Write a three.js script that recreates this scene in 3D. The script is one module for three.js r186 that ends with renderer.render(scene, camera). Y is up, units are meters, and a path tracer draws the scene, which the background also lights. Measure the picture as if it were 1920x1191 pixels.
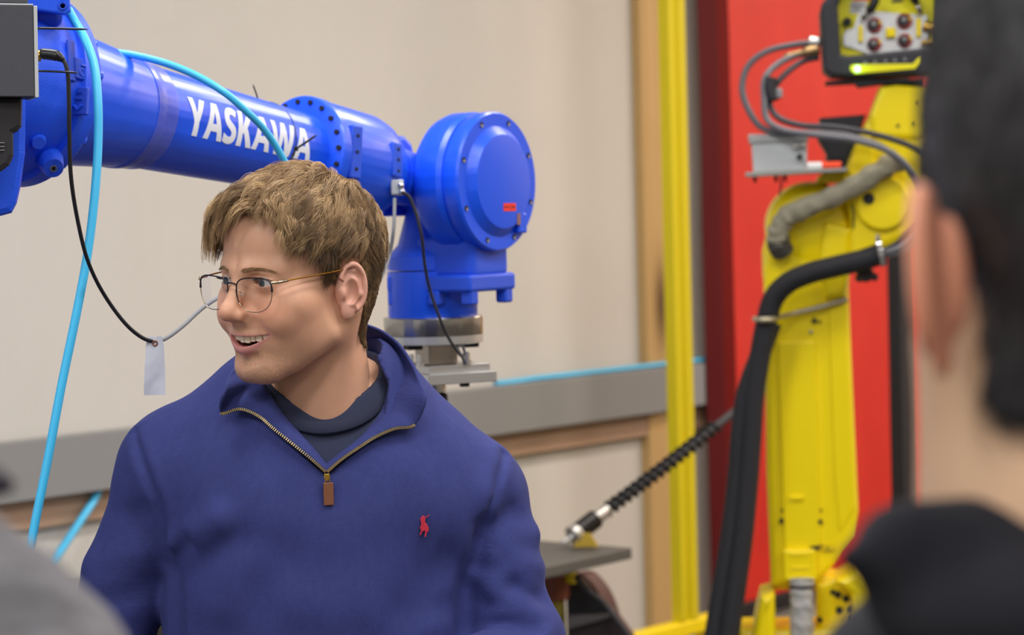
import * as THREE from 'three';
import { RoundedBoxGeometry } from 'three/addons/geometries/RoundedBoxGeometry.js';
import { TextGeometry } from 'three/addons/geometries/TextGeometry.js';
import { FontLoader } from 'three/addons/loaders/FontLoader.js';
import { TessellateModifier } from 'three/addons/modifiers/TessellateModifier.js';
import { mergeGeometries, mergeVertices, toCreasedNormals } from 'three/addons/utils/BufferGeometryUtils.js';
import { ImprovedNoise } from 'three/addons/math/ImprovedNoise.js';
import { RectAreaLightUniformsLib } from 'three/addons/lights/RectAreaLightUniformsLib.js';

// ---------------------------------------------------------------- camera, exposure
const scene = new THREE.Scene();
const F = 4500;                                    // focal length in pixels of the 1920 x 1191 frame
const camera = new THREE.PerspectiveCamera(2 * Math.atan(595.5 / F) * 180 / Math.PI, 1920 / 1191, 0.05, 60);
camera.position.set(0, 1.73, 0);
camera.rotation.order = 'YXZ';
camera.rotation.set(-2.5 * Math.PI / 180, 0, -1.5 * Math.PI / 180);
camera.focus = 2.68;
camera.userData.fStop = 6.6;
camera.updateMatrixWorld(true);
const renderer = new THREE.WebGLRenderer({ antialias: true });
renderer.toneMapping = THREE.LinearToneMapping;
renderer.toneMappingExposure = 1.6;
renderer.shadowMap.enabled = true;
RectAreaLightUniformsLib.init();
scene.background = new THREE.Color(0x0a0a0a);

// ---------------------------------------------------------------- ceiling lights (rows of panels; the only light of the hall)
const LIGHT = { height: 3.55, power: 9.5 };

// ---------------------------------------------------------------- helpers
const V = (x, y, z) => new THREE.Vector3(x, y, z);
const UP = V(0, 1, 0);
// a place in the hall, surveyed from the photograph: pixel and distance along the lens axis
const P = (px, py, d) => V((px - 960) / F * d, -(py - 595.5) / F * d, -d).applyMatrix4(camera.matrixWorld);
const PP = a => a.map(q => P(q[0], q[1], q[2]));
function project(v) { const c = v.clone().applyMatrix4(camera.matrixWorldInverse); return [960 + F * c.x / -c.z, 595.5 - F * c.y / -c.z, -c.z]; }
let seed = 12345;
const rnd = () => { seed = (seed * 1664525 + 1013904223) >>> 0; return seed / 4294967296; };
const rr = (a, b) => a + (b - a) * rnd();
const perlin = new ImprovedNoise();
const N3 = (x, y, z) => perlin.noise(x, y, z);
const lerp = (a, b, t) => a + (b - a) * t, clamp = (x, a = 0, b = 1) => Math.min(b, Math.max(a, x));
const sstep = (a, b, x) => { const t = clamp((x - a) / (b - a)); return t * t * (3 - 2 * t); };
const names = {};
function numbered(n) { const k = names[n] = (names[n] ?? -1) + 1; return k ? n + '_' + String(k).padStart(3, '0') : n; }
function thing(name, label, category, group, kind) {
  const o = new THREE.Group(); o.name = numbered(name); scene.add(o);
  o.userData = { label };
  if (category) o.userData.category = category;
  if (group) o.userData.group = group;
  if (kind) o.userData.kind = kind;
  return o;
}
const clean = g => { const h = g.index ? g.toNonIndexed() : g; for (const k of Object.keys(h.attributes)) if (!['position', 'normal', 'uv', 'color'].includes(k)) h.deleteAttribute(k); if (!h.attributes.uv) h.setAttribute('uv', new THREE.BufferAttribute(new Float32Array(h.attributes.position.count * 2), 2)); return h; };
function join(gs) { gs = (Array.isArray(gs) ? gs.flat(9) : [gs]); return gs.length === 1 ? gs[0] : mergeGeometries(gs.map(clean)); }
function part(name, gs, mat, parent, label) { const m = new THREE.Mesh(join(gs), mat); m.name = name; parent.add(m); if (label) m.userData.label = label; return m; }
function single(name, gs, mat, label, category, group, kind) {
  const m = new THREE.Mesh(join(gs), mat); m.name = numbered(name); scene.add(m); m.userData = { label };
  if (category) m.userData.category = category; if (group) m.userData.group = group; if (kind) m.userData.kind = kind;
  return m;
}
// parts are modelled where they stand; this moves a thing's origin to its own base
function rebase(o, b) {
  const done = new Set();
  o.traverse(m => { if (m.isMesh && !done.has(m.geometry)) { done.add(m.geometry); m.geometry.translate(-b.x, -b.y, -b.z); } });
  o.position.copy(b); return o;
}
const frame = (o, x, y, z) => new THREE.Matrix4().makeBasis(x, y, z).setPosition(o);
function frameZ(o, z, upish = UP) { const zz = z.clone().normalize(), x = upish.clone().cross(zz).normalize(); return frame(o, x, zz.clone().cross(x), zz); }
function frameY(o, y, ref = V(0, 0, 1)) { const yy = y.clone().normalize(); let r = ref; if (Math.abs(r.dot(yy)) > .95) r = V(1, 0, 0); const x = yy.clone().cross(r).normalize(); return frame(o, x, yy, x.clone().cross(yy)); }
const rbox = (w, h, d, r = .003, s = 2) => new RoundedBoxGeometry(w, h, d, s, Math.min(r, w / 2.01, h / 2.01, d / 2.01));
const at = (g, m) => g.applyMatrix4(m);
const mv = (g, x, y, z) => g.translate(x, y, z);
function tube(pts, r, n = 60, s = 10, closed = false) { return new THREE.TubeGeometry(new THREE.CatmullRomCurve3(pts, closed, 'centripetal'), n, r, s, closed); }
// tube with its own radius along the way, ends closed
function vtube(pts, rf, n = 40, s = 10, smooth = true) {
  const c = smooth ? new THREE.CatmullRomCurve3(pts, false, 'centripetal') : null;
  const cp = []; for (let i = 0; i <= n; i++) cp.push(c ? c.getPoint(i / n) : pts[i]);
  const fr = []; let nrm = null;
  for (let i = 0; i <= n; i++) {
    const t = cp[Math.min(n, i + 1)].clone().sub(cp[Math.max(0, i - 1)]).normalize();
    if (!nrm) { nrm = V(0, 1, 0); if (Math.abs(t.y) > .9) nrm = V(1, 0, 0); }
    nrm = nrm.clone().addScaledVector(t, -nrm.dot(t)).normalize(); fr.push([t, nrm, t.clone().cross(nrm)]);
  }
  const pos = [], idx = [], uv = [];
  for (let i = 0; i <= n; i++) for (let j = 0; j <= s; j++) {
    const a = j / s * Math.PI * 2, r = typeof rf === 'function' ? rf(i / n, a) : rf, q = cp[i].clone().addScaledVector(fr[i][1], Math.cos(a) * r).addScaledVector(fr[i][2], Math.sin(a) * r);
    pos.push(q.x, q.y, q.z); uv.push(j / s, i / n);
  }
  for (let i = 0; i < n; i++) for (let j = 0; j < s; j++) { const a = i * (s + 1) + j, b = a + s + 1; idx.push(a, b, a + 1, b, b + 1, a + 1); }
  for (const e of [0, n]) { const k = pos.length / 3; pos.push(cp[e].x, cp[e].y, cp[e].z); uv.push(.5, .5); for (let j = 0; j < s; j++) { const a = e * (s + 1) + j; e ? idx.push(a, k, a + 1) : idx.push(a + 1, k, a); } }
  const g = new THREE.BufferGeometry(); g.setAttribute('position', new THREE.Float32BufferAttribute(pos, 3)); g.setAttribute('uv', new THREE.Float32BufferAttribute(uv, 2)); g.setIndex(idx); g.computeVertexNormals(); return g;
}
// turned solid about an axis: profile of [distance along, radius]
function turned(o, dir, prof, seg = 64, crease = .5) {
  const g = new THREE.LatheGeometry(prof.map(q => new THREE.Vector2(Math.max(1e-5, q[1]), q[0])), seg);
  return at(toCreasedNormals(g, crease), frameY(o, dir));
}
const cylAt = (o, dir, r, len, seg = 24) => turned(o, dir, [[0, 0], [0, r * .94], [r * .06, r], [len - r * .06, r], [len, r * .94], [len, 0]], seg);
function extr(pts, depth, bevel = .002, curve = 1) {
  const s = pts.getPoints ? pts : new THREE.Shape(pts.map(q => new THREE.Vector2(q[0], q[1])));
  return new THREE.ExtrudeGeometry(s, { depth: depth - 2 * bevel, bevelEnabled: bevel > 0, bevelThickness: bevel, bevelSize: bevel, bevelOffset: -bevel, bevelSegments: 2, curveSegments: 16 * curve, steps: 1 }).translate(0, 0, bevel);
}
const ray = new THREE.Raycaster();
function hit(objs, px, py) {           // where the line of sight of a pixel meets a modelled surface
  const o = camera.position, d = P(px, py, 1).sub(o).normalize(); ray.set(o, d);
  for (const m of [objs].flat()) { m.updateMatrixWorld(true); if (m.material) m.material.side = THREE.DoubleSide; }
  const h = ray.intersectObjects([objs].flat(), true)[0]; if (!h) return null;
  const nn = h.face.normal.clone(); if (nn.dot(d) > 0) nn.negate(); return { p: h.point, n: nn };
}
// ---- signed distance fields and their mesher
const smin = (a, b, k) => { const h = Math.max(k - Math.abs(a - b), 0) / k; return Math.min(a, b) - h * h * k * .25; };
const smax = (a, b, k) => -smin(-a, -b, k);
function ell(x, y, z, cx, cy, cz, rx, ry, rz) {
  x -= cx; y -= cy; z -= cz; const ax = x / rx, ay = y / ry, az = z / rz, k0 = Math.sqrt(ax * ax + ay * ay + az * az);
  const bx = ax / rx, by = ay / ry, bz = az / rz, k1 = Math.sqrt(bx * bx + by * by + bz * bz); return k1 < 1e-9 ? -Math.min(rx, ry, rz) : k0 * (k0 - 1) / k1;
}
function cap(x, y, z, ax, ay, az, bx, by, bz, ra, rb) {
  const dx = bx - ax, dy = by - ay, dz = bz - az, px = x - ax, py = y - ay, pz = z - az;
  const h = clamp((px * dx + py * dy + pz * dz) / (dx * dx + dy * dy + dz * dz));
  return Math.hypot(px - dx * h, py - dy * h, pz - dz * h) - (ra + (rb - ra) * h);
}
const capV = (x, y, z, a, b, ra, rb) => cap(x, y, z, a.x, a.y, a.z, b.x, b.y, b.z, ra, rb);
function nets(f, lo, hi, h) {
  const n = [0, 1, 2].map(i => Math.ceil((hi[i] - lo[i]) / h) + 1), [nx, ny, nz] = n, S = new Float32Array(nx * ny * nz), B = 8;
  for (let k = 0; k < nz; k += B) for (let j = 0; j < ny; j += B) for (let i = 0; i < nx; i += B) {
    const c = f(lo[0] + (i + B / 2) * h, lo[1] + (j + B / 2) * h, lo[2] + (k + B / 2) * h), far = Math.abs(c) * .55 > B * h * .95;
    for (let c2 = k; c2 < Math.min(nz, k + B); c2++) for (let b = j; b < Math.min(ny, j + B); b++) for (let a = i; a < Math.min(nx, i + B); a++)
      S[a + nx * (b + ny * c2)] = far ? c : f(lo[0] + a * h, lo[1] + b * h, lo[2] + c2 * h);
  }
  const id = new Int32Array(nx * ny * nz).fill(-1), pos = [], idx = [], at3 = (a, b, c) => a + nx * (b + ny * c);
  for (let c = 0; c < nz - 1; c++) for (let b = 0; b < ny - 1; b++) for (let a = 0; a < nx - 1; a++) {
    let m = 0, x = 0, y = 0, z = 0; const q = at3(a, b, c); let any = 0, all = 1;
    for (let e = 0; e < 8; e++) { const s = S[q + (e & 1) + ((e >> 1) & 1) * nx + (e >> 2) * nx * ny] < 0; any |= s; all &= s; }
    if (!any || all) continue;
    for (let e = 0; e < 8; e++) for (let d = 0; d < 3; d++) if (!(e >> d & 1)) {
      const e2 = e | 1 << d, s0 = S[q + (e & 1) + ((e >> 1) & 1) * nx + (e >> 2) * nx * ny], s1 = S[q + (e2 & 1) + ((e2 >> 1) & 1) * nx + (e2 >> 2) * nx * ny];
      if ((s0 < 0) === (s1 < 0)) continue; const t = s0 / (s0 - s1);
      x += (e & 1) + (d === 0 ? t : 0); y += (e >> 1 & 1) + (d === 1 ? t : 0); z += (e >> 2) + (d === 2 ? t : 0); m++;
    }
    id[q] = pos.length / 3; pos.push(lo[0] + (a + x / m) * h, lo[1] + (b + y / m) * h, lo[2] + (c + z / m) * h);
  }
  const quad = (a, b, c, d, flip) => { if (a < 0 || b < 0 || c < 0 || d < 0) return; flip ? idx.push(a, c, b, a, d, c) : idx.push(a, b, c, a, c, d); };
  for (let c = 1; c < nz - 1; c++) for (let b = 1; b < ny - 1; b++) for (let a = 1; a < nx - 1; a++) {
    const q = at3(a, b, c), s = S[q] < 0;
    if (s !== (S[q + 1] < 0)) quad(id[q], id[q - nx], id[q - nx - nx * ny], id[q - nx * ny], s);
    if (s !== (S[q + nx] < 0)) quad(id[q], id[q - nx * ny], id[q - 1 - nx * ny], id[q - 1], s);
    if (s !== (S[q + nx * ny] < 0)) quad(id[q], id[q - 1], id[q - 1 - nx], id[q - nx], s);
  }
  // the winding above faces inwards for s = inside: turn it round
  for (let i = 0; i < idx.length; i += 3) { const t = idx[i + 1]; idx[i + 1] = idx[i + 2]; idx[i + 2] = t; }
  const nor = new Float32Array(pos.length), e = h * .6;
  for (let i = 0; i < pos.length; i += 3) {
    const x = pos[i], y = pos[i + 1], z = pos[i + 2];
    let gx = f(x + e, y, z) - f(x - e, y, z), gy = f(x, y + e, z) - f(x, y - e, z), gz = f(x, y, z + e) - f(x, y, z - e); const l = Math.hypot(gx, gy, gz) || 1;
    nor[i] = gx / l; nor[i + 1] = gy / l; nor[i + 2] = gz / l;
  }
  const g = new THREE.BufferGeometry(); g.setAttribute('position', new THREE.Float32BufferAttribute(pos, 3)); g.setAttribute('normal', new THREE.BufferAttribute(nor, 3)); g.setIndex(idx);
  return g;
}
function paint(g, fn) { const p = g.attributes.position, c = new Float32Array(p.count * 3), o = [0, 0, 0]; for (let i = 0; i < p.count; i++) { fn(p.getX(i), p.getY(i), p.getZ(i), o, i); c.set(o, i * 3); } g.setAttribute('color', new THREE.BufferAttribute(c, 3)); return g; }
function uvFrom(g, fn) { const p = g.attributes.position, c = new Float32Array(p.count * 2); for (let i = 0; i < p.count; i++) { const q = fn(p.getX(i), p.getY(i), p.getZ(i)); c[i * 2] = q[0]; c[i * 2 + 1] = q[1]; } g.setAttribute('uv', new THREE.BufferAttribute(c, 2)); return g; }
const flat = (g, c) => { const k = new THREE.Color(c); return paint(g, (x, y, z, o) => { o[0] = k.r; o[1] = k.g; o[2] = k.b; }); };
// ---- computed textures
function tex(w, h, fn, srgb = true, rep) {
  const d = new Uint8Array(w * h * 4); for (let y = 0; y < h; y++) for (let x = 0; x < w; x++) { const c = fn(x / w, y / h, x, y), i = (y * w + x) * 4; if (typeof c === 'number') d[i] = d[i + 1] = d[i + 2] = clamp(c) * 255; else { d[i] = clamp(c[0]) * 255; d[i + 1] = clamp(c[1]) * 255; d[i + 2] = clamp(c[2]) * 255; } d[i + 3] = 255; }
  const t = new THREE.DataTexture(d, w, h); t.wrapS = t.wrapT = THREE.RepeatWrapping; t.magFilter = THREE.LinearFilter; t.minFilter = THREE.LinearMipmapLinearFilter; t.generateMipmaps = true; if (srgb) t.colorSpace = THREE.SRGBColorSpace; if (rep) t.repeat.set(rep[0], rep[1]); t.needsUpdate = true; return t;
}
const tileN = (u, v, n, z) => { const a = u * Math.PI * 2, b = v * Math.PI * 2; return N3(Math.cos(a) * n + 7.3, Math.sin(a) * n + z, Math.cos(b) * n + 3.1) * .6 + N3(Math.sin(b) * n + 1.7, Math.cos(a) * n * 1.9 + z, Math.sin(a) * n + 9.2) * .4; };
const std = (color, roughness = .5, metalness = 0, more = {}) => new THREE.MeshStandardMaterial({ color, roughness, metalness, ...more });
const phy = (color, roughness, more = {}) => new THREE.MeshPhysicalMaterial({ color, roughness, ...more });
const speck = tex(256, 256, (u, v) => .5 + .35 * tileN(u, v, 6, 0) + .3 * tileN(u, v, 14, 4), false);
const speckCast = speck.clone(); speckCast.repeat.set(22, 5); speckCast.needsUpdate = true;
const M = {
  blue: phy(0x145af6, .36, { clearcoat: .35, clearcoatRoughness: .25 }),
  blueCast: phy(0x145af6, .42, { bumpMap: speckCast, bumpScale: .0005, clearcoat: .25, clearcoatRoughness: .35 }),
  yellow: phy(0xffe400, .38, { specularIntensity: .6, clearcoat: .3, clearcoatRoughness: .3 }),
  yellowDull: std(0xdccb00, .55),
  black: std(0x17171a, .6), rubber: std(0x202024, .75), blackGloss: std(0x141416, .35),
  darkGrey: std(0x3b3b40, .62), midGrey: std(0x8f9090, .5, .2), lightGrey: std(0xc4c7c6, .5),
  steel: std(0xbab6ae, .28, 1), alu: std(0xd4d4d2, .42, 1), brass: std(0xc9a14a, .3, 1), chrome: std(0xdcdcdc, .16, 1),
  hose: phy(0x48ccff, .38, { clearcoat: .4, clearcoatRoughness: .3 }),
  white: std(0xf2f2f0, .55), hole: std(0x16161b, .7),  // hole is near-black: painted shade for bores, also black screws and a mark
  cable: std(0x2b2b2f, .55), cableGrey: std(0x8b8d8f, .55),
};
// ---------------------------------------------------------------- the hall: its long wall runs away to the right
const wu = V(Math.cos(51 * Math.PI / 180), 0, -Math.sin(51 * Math.PI / 180)), wn = V(-wu.z, 0, wu.x);
const W0 = P(0, 890, 5.48).addScaledVector(wn, -.075); W0.y = 0;
const wp = (s, h, o) => W0.clone().addScaledVector(wu, s).addScaledVector(wn, o).setY(h);
function onWall(px, py, o) {             // [along, height] where a line of sight meets the plane o in front of the wall
  const c = camera.position, d = P(px, py, 1).sub(c), w = wp(0, 0, o), t = w.clone().sub(c).dot(wn) / d.dot(wn), q = d.multiplyScalar(t).add(c);
  return [q.clone().sub(W0).dot(wu), q.y];
}
const wallFrame = (s, h, o) => frame(wp(s, h, o), wu, UP, wn);
function wbox(s0, s1, h0, h1, o0, o1, r = .004) { return at(rbox(s1 - s0, h1 - h0, o1 - o0, r), wallFrame((s0 + s1) / 2, (h0 + h1) / 2, (o0 + o1) / 2)); }
function wslab(s0, s1, h0, h1, o0, o1, rep = 1) {
  const g = new THREE.BoxGeometry(s1 - s0, h1 - h0, o1 - o0); const p = g.attributes.position, n = g.attributes.normal, uv = g.attributes.uv;
  for (let i = 0; i < p.count; i++) { const nx = Math.abs(n.getX(i)), ny = Math.abs(n.getY(i)); uv.setXY(i, (nx > .5 ? p.getZ(i) : p.getX(i)) * rep, (ny > .5 ? p.getZ(i) : p.getY(i)) * rep); }
  return at(g, wallFrame((s0 + s1) / 2, (h0 + h1) / 2, (o0 + o1) / 2));
}
const S0 = -6, S1 = 8, O1 = 9.5, H = 3.7;
const plaster = tex(512, 512, (u, v) => { const n = .5 * tileN(u, v, 1.3, 2) + .35 * tileN(u, v, 4, 5) + .2 * tileN(u, v, 20, 8); return [.835 + .02 * n, .83 + .02 * n, .805 + .022 * n]; });
const wallMat = std(0xffffff, .75, 0, { map: plaster, bumpMap: tex(256, 256, (u, v) => .5 + .5 * tileN(u, v, 18, 1), false), bumpScale: .0006 });
const concrete = tex(512, 512, (u, v) => { const n = .5 * tileN(u, v, 2, 2) + .4 * tileN(u, v, 9, 5); return [.27 + .06 * n, .265 + .06 * n, .26 + .06 * n]; });
const T = .15;
const struct = (name, g, m, label) => single(name, g, m, label, null, null, 'structure');
struct('floor', wslab(S0 - T, S1 + T, -T, 0, -T, O1 + T, .5), std(0xffffff, .45, 0, { map: concrete }), 'smooth grey concrete workshop floor under everything');
struct('ceiling', wslab(S0 - T, S1 + T, H, H + T, -T, O1 + T, .5), std(0xe2e0da, .9), 'pale workshop ceiling carrying the light panels');
struct('wall_back', wslab(S0 - T, S1 + T, 0, H, -T, 0, .4), wallMat, 'pale beige painted wall running behind both robots');
struct('wall_front', wslab(S0 - T, S1 + T, 0, H, O1, O1 + T, .4), wallMat, 'pale painted wall behind the onlookers');
struct('wall_left', wslab(S0 - T, S0, 0, H, 0, O1, .4), wallMat, 'pale painted end wall beside the blue robot');
struct('wall_right', wslab(S1, S1 + T, 0, H, 0, O1, .4), wallMat, 'pale painted end wall beside the red curtain');
// light panels: frame, glowing diffuser and the area light under it
let lampNo = 0;
for (const o of [1.9, 3.7, 5.6]) for (const s of [-4.2, -1.5, 1.2, 3.9, 6.6]) {
  const warm = s > 3 ? 0xffe4cf : s > 0 ? 0xfff4ea : 0xfbfbff;
  const t = thing('ceiling_light', 'flat rectangular light panel on the workshop ceiling', 'light', 'ceiling light panels');
  part('lamp_frame', [wbox(s - .62, s + .62, LIGHT.height + .012, H, o - .33, o - .30), wbox(s - .62, s + .62, LIGHT.height + .012, H, o + .30, o + .33), wbox(s - .62, s - .59, LIGHT.height + .012, H, o - .30, o + .30), wbox(s + .59, s + .62, LIGHT.height + .012, H, o - .30, o + .30)], M.white, t);
  part('diffuser', wslab(s - .59, s + .59, LIGHT.height + .03, LIGHT.height + .04, o - .30, o + .30), std(0xffffff, .6, 0, { emissive: warm, emissiveIntensity: 1.6 }), t);
  const l = new THREE.RectAreaLight(warm, LIGHT.power * (s > 3 ? 1.25 : 1), 1.16, .58);
  const m = new THREE.Matrix4().makeBasis(wu, wn, UP).setPosition(wp(s, LIGHT.height, o)); l.applyMatrix4(m); l.castShadow = true; scene.add(l); lampNo++;
  rebase(t, wp(s, H, o));
}
// grey rail with the brown board under it, timber stud, yellow screen frame
const woodT = tex(256, 1024, (u, v) => { const g = N3(u * 9, v * 2.2, 1) * .5 + N3(u * 40, v * 4, 6) * .35 + N3(u * 3, v * 1.1, 3) * .5; const k = Math.hypot((u - .55) * 3, (v - .385) * 22); const kn = Math.exp(-k * k * 2) * .4; return [.80 + .05 * g - kn, .665 + .05 * g - kn * .9, .44 + .05 * g - kn * .7]; });
const wood = std(0xffffff, .6, 0, { map: woodT });
const R0 = onWall(0, 832, .075), R1 = onWall(0, 947, .075), RX = onWall(1325, 700, .075)[0];
const railTop = R0[1], railBot = R1[1];
struct('trim_1', wbox(S0, onWall(1249, 720, .075)[0], railBot, railTop, .035, .075), std(0x8e9090, .6), 'grey painted rail board fixed along the wall');
struct('trim_2', wbox(onWall(1249, 720, .075)[0] + .005, onWall(1345, 700, .06)[0], railBot + .004, railTop - .004, .03, .07), std(0x93969a, .55), 'grey rail board running on behind the yellow post');
struct('trim_3', wbox(S0, onWall(1345, 700, .03)[0], railBot - .075, railBot + .05, 0, .03), std(0xad9078, .7), 'brown timber backing board below the grey rail');
{ const a = onWall(1211, 500, .035)[0], b = onWall(1262, 500, .035)[0]; const g = wbox(a, b, 0, H, .0005, .0345, .002); struct('trim_4', uvFrom(g, (x, y, z) => { const q = V(x, y, z).sub(W0); return [(q.dot(wu) - a) / (b - a), y / 3.7]; }), wood, 'pale knotty timber stud upright on the wall'); }
// welding screen: yellow tube frame, maroon strip and red vinyl curtain
const so = .46, cs = .078;
{
  const t = thing('screen_stand', 'yellow steel guard post on a bottom rail standing before the grey wall rail', 'guard post');
  const a = onWall(1264, 500, so)[0], b = onWall(1295, 500, so)[0], w = b - a;
  const prof = [[0, 0], [w * .30, 0], [w * .36, -.012], [w * .60, -.012], [w * .66, 0], [w, 0], [w, -.036], [0, -.036]];
  const bot = onWall(1265, 1172, so)[1];
  const g = extr(prof.map(q => [q[0], q[1]]), 2.75 - bot, .003); // drawn in (along, out), pulled upwards
  part('post', at(g, frame(wp(a, 2.75, so), wu, wn, UP.clone().negate())), M.yellowDull, t);
  part('bottom_rail', wbox(a - .9, onWall(1350, 1150, so)[0], bot - .045, bot, so - .05, so, .008), M.yellow, t);
  for (const [s] of [[a - .85], [a], [onWall(1350, 1150, so)[0] - .06]]) part('leg', wbox(s, s + .05, 0, bot - .04, so - .055, so - .005, .008), M.yellow, t);
  rebase(t, wp(a, 0, so));
}
const vinylT = tex(512, 512, (u, v) => { const n = tileN(u, v, 2, 3), m = tileN(u, v, 7, 6); return [.86 + .03 * n + .02 * m, .125 + .03 * n, .03 + .015 * n]; });
function drape(s0, s1, h0, h1, o, amp, freq, nS = 120, nH = 50) {
  const pos = [], uv = [], idx = [];
  for (const side of [0, 1]) for (let j = 0; j <= nH; j++) for (let i = 0; i <= nS; i++) {
    const s = lerp(s0, s1, i / nS), h = lerp(h0, h1, j / nH);
    const d = amp * (Math.sin(s * freq + N3(s * .8, h * .7, 2) * 2.5) * .5 + N3(s * 2.2 - h * 1.6, h * .9 + s, 5) * 1.1 + N3(s * 7, h * 5 - s * 5, 9) * .25);
    const q = wp(s, h, o + d - side * .002); pos.push(q.x, q.y, q.z); uv.push(s * .5, h * .5);
  }
  const L = (nS + 1) * (nH + 1);
  for (let j = 0; j < nH; j++) for (let i = 0; i < nS; i++) { const a = j * (nS + 1) + i, b = a + nS + 1; idx.push(a, a + 1, b + 1, a, b + 1, b, L + a, L + b + 1, L + a + 1, L + a, L + b, L + b + 1); }
  const rim = (a, b) => idx.push(a, b, b + L, a, b + L, a + L);
  for (let i = 0; i < nS; i++) { rim(i + 1, i); rim(nH * (nS + 1) + i, nH * (nS + 1) + i + 1); }
  for (let j = 0; j < nH; j++) { rim(j * (nS + 1), (j + 1) * (nS + 1)); rim((j + 1) * (nS + 1) + nS, j * (nS + 1) + nS); }
  const g = new THREE.BufferGeometry(); g.setAttribute('position', new THREE.Float32BufferAttribute(pos, 3)); g.setAttribute('uv', new THREE.Float32BufferAttribute(uv, 2)); g.setIndex(idx); g.computeVertexNormals(); return g;
}
{
  const bot = onWall(1385, 1150, cs)[1];
  const m0 = onWall(1321, 500, cs)[0], m1 = onWall(1374, 500, cs)[0];
  const wc = thing('welding_curtain', 'bright red vinyl welding curtain hanging behind the yellow robot', 'curtain');
  part('sheet', drape(m1 + .02, S1 - .75, bot + .01, 2.74, cs - .045, .011, 2.1), phy(0xffffff, .5, { map: vinylT, clearcoat: .25, clearcoatRoughness: .45 }), wc);
  part('hem_bar', wbox(m1 + .02, S1 - .75, bot - .03, bot + .02, cs - .06, cs - .015, .006), M.black, wc, 'black hem bar');
  part('track', wbox(m0, S1 - .7, 2.735, 2.79, .0, cs + .02, .004), M.midGrey, wc);
  rebase(wc, wp(m1, bot, cs));
  const t = thing('curtain_strip', 'dark maroon vinyl strip hanging beside the red curtain', 'curtain');
  part('strip_panel', drape(m0, m0 + (m1 - m0) * .62, bot - .25, 2.745, cs, .005, 30, 24, 40), phy(0x5a1519, .6, { specularIntensity: .25 }), t);
  part('strip_edge', drape(m0 + (m1 - m0) * .6, m1 + .02, bot - .25, 2.745, cs - .006, .005, 30, 24, 40), phy(0x6e0c0a, .6, { specularIntensity: .25 }), t);
  rebase(t, wp(m0, bot - .25, cs));
}
// blue air hose lying on the rail, running down behind it on the left
{
  const q = (px, py, o) => { const a = onWall(px, py, o); return wp(a[0], a[1], o); };
  const pts = [];
  for (let i = 0; i <= 12; i++) { const s = lerp(onWall(1335, 690, .05)[0], onWall(930, 690, .05)[0], i / 12); pts.push(wp(s, railTop + .008 - (i > 10 ? .002 : 0), .052 - i * .0006)); }
  const t = thing('air_hose', 'thin blue air hose lying along the top of the grey rail', 'hose');
  part('hose_run', tube(pts, .0075, 80, 10), M.hose, t); rebase(t, pts[12]);
  const d = [q(186, 918, .018 + .02), q(178, 935, .045), q(150, 978, .06), q(92, 1066, .07), q(84, 1079, .072)];
  single('air_hose', tube(d, .0095, 60, 10), M.hose, 'blue air hose slanting down from under the grey rail', 'hose');
}
// black upright behind the yellow robot's arm
{
  const o = .75, a = onWall(1688, 600, o)[0], b = onWall(1716, 600, o)[0];
  const t = thing('steel_upright', 'black square steel upright in front of the red curtain', 'post');
  part('post', wbox(a, b, .012, 2.3, o - .045, o, .006), std(0x1e1e24, .55), t); part('foot_plate', wbox(a - .08, b + .08, 0, .014, o - .12, o + .06, .003), M.black, t);
  rebase(t, wp(a, 0, o));
}
// dark machine bench against the wall, only its far top corner shows beside the man's sleeve
{
  const a = onWall(130, 1088, .03);
  const t = thing('wall_bench', 'grey bench top against the wall below the grey rail', 'bench');
  part('bench_top', wbox(a[0] - 2.2, a[0] + .4, a[1] - .04, a[1], .02, .5, .004), M.midGrey, t);
  for (const s of [a[0] - 2.1, a[0] + .3]) for (const o of [.05, .43]) part('leg', wbox(s, s + .05, 0, a[1] - .04, o, o + .05, .004), M.darkGrey, t);
  rebase(t, wp(a[0], 0, .2));
}
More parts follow.
